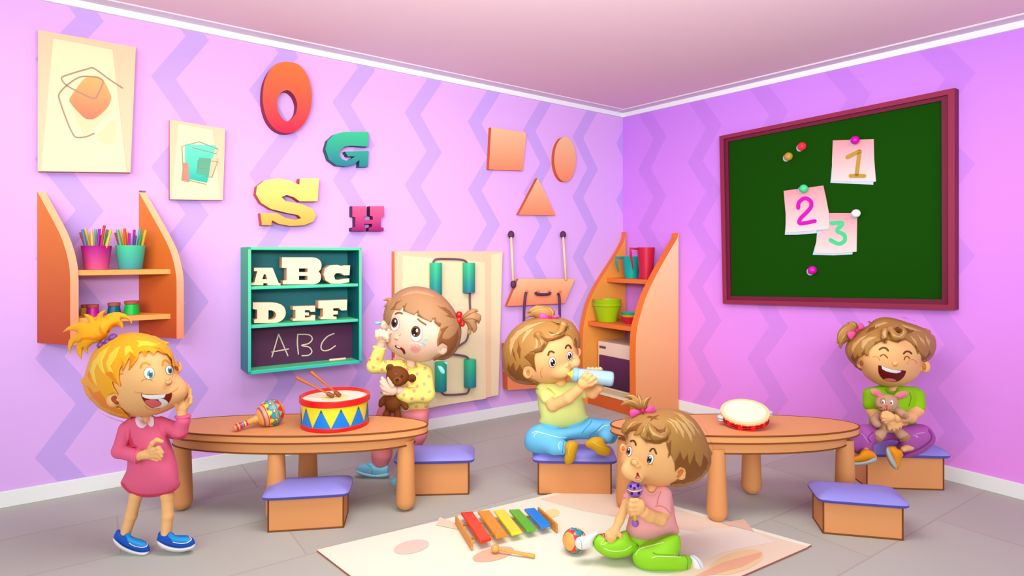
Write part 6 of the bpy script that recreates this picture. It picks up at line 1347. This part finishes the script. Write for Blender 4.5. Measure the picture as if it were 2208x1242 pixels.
    for P, d, cp in ((I([(220, 850), (232, 800), (262, 772), (330, 758), (400, 735), (480, 708), (510, 730), (470, 770), (440, 830), (436, 895), (390, 912), (300, 925), (245, 900)]), -24, [(272, 790), (300, 840), (305, 915)]), (I([(1598, 1005), (1650, 983), (1720, 1020), (1775, 1090), (1808, 1190), (1812, 1260), (1790, 1300), (1730, 1290), (1660, 1230), (1625, 1150), (1620, 1060)]), -26, [(1640, 1000), (1700, 1060), (1745, 1150), (1750, 1220)])):
        P = sm(P, 3); xs = [x for x, y in P]; ys = [y for x, y in P]; f = k.field((min(xs)-3, min(ys)-3, max(xs)+3, max(ys)+3), d-26, d+26, .0034); f.puff(P, 16, d, 0)
        s_ = k.part('shoe', f, mat('F4F4F4', .5, .2), 'shoe', label='white shoe'); k.deco('seam', [(stroke(I(cp), 1.2), .0016, mat('B0B0B4'))], ('shoe',), s_)
    # rattle
    d = -50; mm = k.m; top = Vector(U(1368.4, 1055.4, 3.33+d*mm)); bot = Vector(U(1369.5, 1128.3, 3.33+d*mm))
    rt = empty('rattle', bot, 'purple spotted ball rattle on a yellow stick in the kneeling child’s hand', 'rattle')
    mb = MB(); tube(mb, [top, bot], [4*mm, 4*mm], mat('E8D82A', .4, .3), 16); mb.build('stick', rt, smooth=True)
    V, F_ = [], []; mb = MB(); ball(mb, top, 16.2*mm, mat('9A62D0', .35, .4), 40); k.S['rb'] = Surf(np.array(mb.v), np.array([f_ for f_ in mb.f if len(set(f_)) == 4])); rb = mb.build('ball', rt, smooth=True)
    k.deco('spot', [(ellp(x, y, 3, 3.4), .0012, mat('2A1650')) for x, y in I([(895, 158), (983, 152), (940, 184), (908, 246), (994, 243)])], ('rb',), rb, step=1.5)
    k.deco('band', [(stroke(I([(858, 196), (890, 216), (942, 224), (1000, 214), (1028, 196)]), 2.2), .0016, mat('F4E640'))], ('rb',), rb, step=1.5)
    mb = MB(); ball(mb, bot, 7.8*mm, mat('9A5CC0', .3, .5), 24); mb.build('end_ball', rt, smooth=True)
kneeling()
# ---------------------------------------------------------------- laughing child with the rabbit
def laughing():
    Y0 = S4[1]-.03
    k = Kid(Y0, U(1930, 970, Y0), 'laughing child in green shirt and purple trousers sitting on a stool with a toy rabbit')
    k.base.z = S4[0]; J = lambda p: zp((1790, 670), 5.175, p); Kk = lambda p: zp((1810, 820), 5.175, p)
    SK, SKd = mat('FBBE7E', .6, .12), mat('E8924A', .6, .1)
    head = sm(J([(190, 450), (200, 390), (245, 325), (300, 265), (380, 210), (440, 180), (500, 125), (590, 96), (700, 105), (850, 150), (1000, 200), (1090, 250), (1145, 320), (1162, 400), (1130, 490), (1070, 560), (1025, 610), (1012, 680), (960, 750), (870, 810), (760, 843), (650, 850), (540, 826), (440, 772), (370, 705), (345, 650), (290, 600), (225, 530)]), 4)
    ras = Raster(head).puff(); T = 74
    f = k.field((1820, 684, 2022, 990), -125, 85, .0042)
    f.puff(head, T, 0, 0, ras=ras); f.ell(1856, 782, -22, 9.5, 9, 12.5, 0, 3); f.ell(1994, 790, -12, 10.5, 9, 13.5, 0, 3); f.ell(1930, 785, -70, 4.5, 6, 3.6, 0, 3)
    f.chain([(1924, 826, 6, 10), (1924, 842, 6, 11), (1925, 870, 4, 24), (1926, 905, 4, 27), (1926, 925, 4, 24)], 6)
    f.chain([(1876, 850, 0, 11), (1881, 885, -12, 12), (1893, 903, -30, 12), (1916, 911, -62, 9)], 5)
    f.chain([(1976, 852, 0, 12), (1977, 884, -12, 12.5), (1962, 899, -34, 11.5), (1932, 901, -70, 9)], 5)
    f.ell(1917, 900, -80, 13, 7, 8.5, -.15, 4)
    for P in ([(1912, 896, -82, 4.4), (1905, 892, -82, 4), (1902, 895, -76, 3.4)], [(1911, 900, -83, 4.4), (1904, 898.5, -83, 4), (1901.5, 902, -76, 3.4)], [(1912, 904, -82, 4.4), (1905.5, 904.5, -82, 4), (1903.5, 908, -76, 3.4)], [(1914, 907, -80, 4.2), (1909, 909.5, -80, 3.8), (1907.5, 912, -76, 3)], [(1920, 893, -80, 4.2), (1913, 889.5, -80, 3.8), (1907, 889, -78, 3.2)]): f.chain(P, 1.2)
    f.ell(1925, 913, -66, 12, 7, 8, .3, 4)
    for P in ([(1922, 917, -68, 4.2), (1925, 922, -70, 3.8), (1927, 927, -68, 3.2)], [(1927, 917, -68, 4.2), (1932, 921, -70, 3.8), (1935, 924, -68, 3.2)], [(1931, 915, -68, 4.2), (1938, 918, -70, 3.8), (1941.5, 920, -68, 3.2)], [(1933, 911, -66, 4), (1940, 913, -68, 3.6), (1945, 915, -66, 3)], [(1918, 918, -66, 4), (1917, 923, -68, 3.6), (1918, 926, -68, 3)]): f.chain(P, 1.2)
    f.chain([(1908, 924, 0, 12), (1858, 942, -60, 9), (1862, 962, -66, 7), (1868, 973, -84, 5)], 4); f.chain([(1942, 924, 2, 13), (1985, 938, -14, 12), (1962, 962, -34, 8), (1948, 968, -44, 6)], 4)
    k.body(f, SK); bm = k.bmb
    def ln(p, w=1.5, t=.0016, m=SKd): patch(bm, stroke(J(p), w), k.S['body'], t, m, 1.6)
    ln([(475, 516), (515, 510), (540, 525), (555, 556)]); ln([(858, 592), (885, 556), (920, 545), (950, 556), (968, 585)]); ln([(692, 582), (705, 605), (722, 612), (740, 605), (750, 588)])
    patch(bm, ellp(1858, 783, 4, 7), k.S['body'], .0012, mat('DB7A36')); patch(bm, ellp(1993, 791, 4.6, 8), k.S['body'], .0012, mat('DB7A36'))
    root = k.finish_body()
    hp = J([(150, 600), (300, 625), (292, 570), (330, 520), (355, 515), (382, 480), (410, 510), (430, 500), (432, 450), (480, 392), (560, 350), (590, 322), (605, 360), (650, 322), (700, 345), (760, 362), (800, 330), (850, 325), (915, 365), (962, 430), (978, 485), (1002, 470), (1025, 510), (1028, 560), (1060, 575), (1110, 560), (1350, 550), (1350, 200), (1000, -50), (300, -50), (0, 300)])
    f = k.field((1818, 680, 2026, 812), -95, 88, .0042); f.hair(ras, T, hp, 4.5, 28)
    f.chain([(1996, 716, -10, 8), (2001, 717, -10, 5), (2004.5, 711.5, -10, 1)], 3); f.chain([(2008, 730, -6, 8), (2013, 738, -6, 4), (2015, 742, -6, 1)], 3)
    f.chain([(1848, 760, 20, 8), (1850, 785, 22, 8), (1858, 796, 20, 4)], 4)
    f.chain([(1920, 708, -70, 6), (1930, 726, -76, 7), (1944, 726, -76, 6.5), (1950, 716, -72, 4), (1946, 707, -70, 2)], 5); f.chain([(1908, 712, -70, 6), (1906, 728, -74, 5), (1910, 738, -74, 2.5)], 4)
    hair = k.part('hair', f, HBR, 'hair'); o_ = ('hair',)
    k.deco('dark_shade_locks', [(J(p), .002, HDK) for p in ([(205, 440), (230, 520), (250, 470), (280, 540), (300, 480), (330, 515), (292, 570), (298, 615), (240, 550)], [(345, 480), (390, 420), (385, 470), (410, 505), (382, 480), (355, 512)], [(500, 350), (560, 330), (620, 290), (650, 322), (605, 358), (592, 322), (560, 348), (480, 390)], [(660, 300), (730, 330), (800, 320), (830, 290), (850, 325), (800, 330), (760, 362), (700, 345)], [(900, 340), (960, 390), (1000, 460), (978, 483), (962, 430), (915, 365)],
        [(1030, 480), (1070, 520), (1110, 440), (1140, 480), (1070, 560), (1030, 555)], [(690, 200), (760, 180), (800, 210), (790, 240), (730, 225)], [(440, 190), (520, 170), (560, 160), (520, 200), (450, 230), (400, 250)], [(850, 190), (900, 215), (980, 210), (920, 235), (840, 240)])], o_, hair)
    k.deco('light_highlight_locks', [(J(p), .0024, HLT) for p in ([(500, 150), (600, 120), (720, 125), (640, 140), (560, 165), (500, 200)], [(780, 150), (900, 180), (1040, 235), (960, 225), (850, 190)], [(250, 370), (330, 300), (420, 270), (340, 330), (270, 420), (250, 480), (235, 430)], [(350, 330), (440, 290), (530, 290), (430, 340), (380, 400), (370, 440), (345, 400)], [(560, 250), (620, 200), (630, 290), (590, 340), (600, 290)], [(660, 200), (700, 260), (770, 285), (810, 250), (820, 200), (835, 260), (780, 305), (700, 290)],
        [(870, 250), (960, 330), (990, 420), (930, 340)], [(970, 250), (1050, 330), (1070, 420), (1010, 330)], [(1060, 270), (1120, 340), (1110, 420), (1080, 340)])], o_, hair)
    f = k.field((1800, 688, 1858, 758), -34, 14, .0034); f.puff(J([(310, 260), (240, 345), (190, 345), (140, 380), (120, 430), (95, 400), (90, 360), (75, 370), (74, 310), (82, 250), (110, 200), (160, 155), (205, 140), (180, 130), (245, 117), (298, 135), (320, 185)]), 15, -8, 0)
    tk = k.part('tail', f, HBR, 'ponytail', hair); k.deco('light_highlight_locks', [(stroke(J(p), 2.2, True, True), .0016, HLT) for p in ([(90, 320), (110, 250), (180, 180)], [(110, 370), (150, 290), (220, 230)], [(220, 130), (270, 150), (285, 190)])], ('tail',), tk)
    bow(k, J([(298, 222)])[0]+(3.8,), sm(J([(310, 195), (325, 145), (345, 134), (372, 160), (386, 195), (320, 218)]), 2), sm(J([(285, 232), (220, 228), (190, 248), (195, 285), (238, 330), (290, 250)]), 2), -30, hair)
    for p in ([(552, 432), (588, 412), (625, 420), (648, 445)], [(822, 478), (845, 456), (880, 456), (908, 478)]): k.deco('eyebrow', [(stroke(J(p), 4), .0024, mat('6E421C'))], ('body',))
    for p in ([(560, 507), (582, 492), (612, 495), (640, 525)], [(828, 545), (838, 518), (865, 510), (888, 533)]): k.deco('closed_eye', [(stroke(J(p), 2.6), .0022, mat('8A6010'))], ('body',))
    mo = k.deco('mouth', [(sm(J([(537, 618), (552, 610), (590, 620), (660, 645), (740, 662), (835, 668), (845, 690), (820, 740), (765, 785), (700, 796), (630, 785), (570, 745), (540, 690)]), 3), .0016, mat('6E0406'))], ('body',))
    k.deco('teeth', [(J([(572, 614), (640, 642), (740, 665), (795, 670), (782, 690), (740, 698), (680, 692), (620, 675), (580, 650)]), .0034, mat('FFFFFF', .3))], ('body',), mo)
    k.deco('tongue', [(sm(J([(592, 768), (640, 754), (700, 760), (740, 782), (690, 794), (635, 788)]), 3), .003, mat('F27C7E'))], ('body',), mo)
    f = k.field((1858, 826, 1998, 928), -56, 46, .004)
    f.puff(sm(Kk([(535, 65), (430, 60), (330, 90), (290, 160), (300, 280), (335, 370), (325, 450), (330, 500), (400, 525), (600, 542), (780, 530), (850, 500), (860, 430), (850, 370), (910, 300), (915, 180), (880, 100), (830, 72), (640, 65), (632, 110), (590, 122), (548, 110)]), 3), 34, 2, 0)
    f.chain([(1876, 850, -2, 14), (1877, 872, -10, 14.5)], 4); f.chain([(1976, 852, -2, 15.5), (1978, 876, -10, 15)], 4)
    sh = k.part('shirt', f, mat('92CC10', .6, .1), 'shirt', label='bright green shirt')
    k.deco('fold_shading', [(stroke(Kk(p), w_), .002, mat(c)) for p, w_, c in (([(515, 105), (545, 140), (600, 152), (660, 130)], 2, '5E9A04'), ([(775, 290), (800, 200), (785, 140)], 1.8, '5E9A04'), ([(415, 290), (405, 220)], 1.8, '5E9A04'))], ('shirt',), sh)  # darker green strokes draw in the fold shade
    f = k.field((1824, 908, 2022, 990), -140, 40, .004)
    f.puff(sm(Kk([(320, 500), (255, 505), (180, 550), (110, 600), (90, 665), (120, 735), (190, 818), (260, 800), (372, 790), (382, 745), (355, 690), (400, 672), (440, 640), (450, 560), (420, 510)]), 3), 30, -52, 0, shear=(.98, 0, 1865, 0)); f.puff(sm(Kk([(330, 500), (420, 500), (420, 560), (400, 640), (440, 665), (530, 650), (640, 668), (655, 700), (622, 735), (665, 765), (705, 800), (718, 858), (800, 858), (920, 815), (1010, 750), (1068, 690), (1072, 630), (1040, 570), (980, 522), (900, 506), (850, 495), (740, 500), (600, 510), (420, 500)]), 3), 32, -14, 8)
    f.chain([(1905, 930, -4, 18), (1858, 942, -62, 20), (1862, 962, -66, 14)], 10); f.chain([(1950, 932, 0, 20), (1985, 938, -14, 22)], 8)
    pt = k.part('pants', f, mat('B65CB2', .6, .1), 'trousers')
    k.deco('crease_shading', [(stroke(Kk(p), w_), .002, mat(c)) for p, w_, c in (([(160, 600), (230, 590), (270, 620), (320, 690)], 1.6, 'DCA0D8'), ([(820, 610), (880, 640), (850, 600), (950, 585)], 1.6, 'DCA0D8'), ([(1000, 560), (1030, 620), (1000, 690), (880, 770), (720, 830)], 4, '8E2E86'), ([(620, 735), (680, 700), (790, 630)], 2, '8E2E86'), ([(350, 690), (320, 640), (370, 580)], 2, '8E2E86'))], ('pants',), pt)  # crease highlights and shade drawn in lighter and darker purple
    OC, GS = mat('FA9A08', .5, .2), mat('BDBEB8', .6, .1)
    for up, so, d, gr in (([(108, 900), (135, 855), (210, 825), (240, 785), (290, 768), (350, 782), (400, 820), (420, 862), (360, 885), (290, 905), (200, 915), (115, 915)], [(112, 905), (200, 908), (300, 893), (370, 862), (417, 858), (415, 900), (360, 932), (250, 952), (150, 957), (118, 940)], -90, [[(x, 912), (x, 950)] for x in (142, 180, 215)]+[[(x, 905-(x-250)*.18), (x, 940-(x-250)*.2)] for x in (255, 295, 335, 370)]),
                          ([(545, 737), (620, 735), (645, 762), (690, 782), (715, 840), (690, 872), (680, 960), (645, 998), (610, 910), (565, 810), (530, 745)], [(515, 762), (535, 742), (562, 765), (600, 850), (640, 930), (646, 975), (632, 997), (590, 970), (545, 905), (514, 820)], -52, [[(522, 800), (548, 770)], [(535, 850), (575, 790)], [(552, 895), (592, 830)], [(580, 935), (615, 880)], [(600, 965), (632, 925)]])):
        U_, S_ = sm(Kk(up), 3), sm(Kk(so), 3); xs = [x for x, y in U_+S_]; ys = [y for x, y in U_+S_]
        f = k.field((min(xs)-3, min(ys)-3, max(xs)+3, max(ys)+3), d-28, d+22, .0034); f.puff(U_, 13, d, 0); s_ = k.part('shoe', f, OC, 'shoe', label='orange sneaker')
        f = k.field((min(xs)-3, min(ys)-3, max(xs)+3, max(ys)+3), d-28, d+22, .0034); f.puff(S_, 14, d-3, 0); sl_ = k.part('sole', f, GS, 'sole', s_); k.deco('tread_line', [(stroke(Kk(g), 1, False), .0016, mat('70706C')) for g in gr], ('sole',), sl_)
    # rabbit
    b = Kid(Y0, U(1918, 940, Y0-50*k.m), 'brown toy rabbit with pink ears hugged by the laughing child', .0034); b.S = dict(k.S)
    f = b.field((1870, 832, 1965, 958), -92, -18)
    f.ell(1912.4, 869.3, -66, 23, 15, 18.5, 0, 1); f.ell(1889, 847, -60, 14, 6, 8.6, .45, 2); f.ell(1944, 851.5, -60, 15.5, 6, 8.6, -.28, 2); f.ell(1918, 912, -52, 20, 13, 20, 0, 3)
    f.chain([(1930, 884, -64, 7), (1942, 889, -76, 7.4), (1951, 896, -82, 7.6)], 3); f.chain([(1893, 896, -52, 7), (1886, 905, -56, 8), (1890, 913, -62, 8.6)], 3)
    f.chain([(1906, 926, -54, 8), (1898, 936, -60, 9.5), (1892, 942, -62, 10.5)], 3); f.chain([(1932, 926, -54, 8), (1941, 935, -60, 9.5), (1949, 941, -62, 10.5)], 3)
    RB, RD2 = mat('C89A7C', .75, .1), mat('B07C5C', .75, .1); b.body(f, RB)
    for p in (ellp(1893, 850, 9.5, 5, 20, .6), ellp(1943, 852.5, 10.5, 5, 20, -.35)): patch(b.bmb, p, b.S['body'], .0016, mat('F2708A'))
    patch(b.bmb, sm(Kk([(470, 200), (500, 195), (515, 225), (505, 262), (480, 270), (455, 250), (452, 220)]), 3), b.S['body'], .0012, RD2)
    patch(b.bmb, sm(Kk([(350, 588), (420, 610), (475, 660), (470, 684), (430, 680), (370, 650), (348, 610)]), 3), b.S['body'], .0014, RD2); patch(b.bmb, sm(Kk([(792, 602), (720, 630), (680, 665), (682, 686), (730, 680), (785, 645)]), 3), b.S['body'], .0014, RD2)
    patch(b.bmb, ellp(1950.5, 897.5, 5, 6), b.S['body'], .0014, RD2)
    for p in ([(503, 322), (500, 340), (515, 345), (528, 325), (530, 308)], [(528, 325), (540, 348), (555, 345), (560, 325)], [(428, 292), (470, 298)], [(405, 315), (440, 308), (475, 308)], [(585, 308), (645, 308)], [(580, 322), (625, 326)]): patch(b.bmb, stroke(Kk(p), 1.2), b.S['body'], .0016, mat('9A1A24'), 1.4)
    b.finish_body('toy_rabbit', 'toy rabbit')
    for x, y in Kk([(490, 242), (582, 249)]): e = b.deco('eye', [(ellp(x, y, 3.4, 5), .0026, mat('FFFFFF', .3))], ('body',), step=1.4); b.deco('pupil', [(ellp(x-.8, y+.6, 2, 3.4), .004, mat('8A1A14', .3))], ('body',), e, step=1.2); b.deco('glint', [(ellp(x, y-1.6, .9, 1.1, 10), .0052, mat('FFFFFF', .3))], ('body',), e, step=1)
    b.deco('nose', [(sm(Kk([(507, 285), (525, 275), (547, 283), (540, 300), (527, 308), (515, 300)]), 3), .004, mat('E84E78'))], ('body',), step=1.4)
laughing()
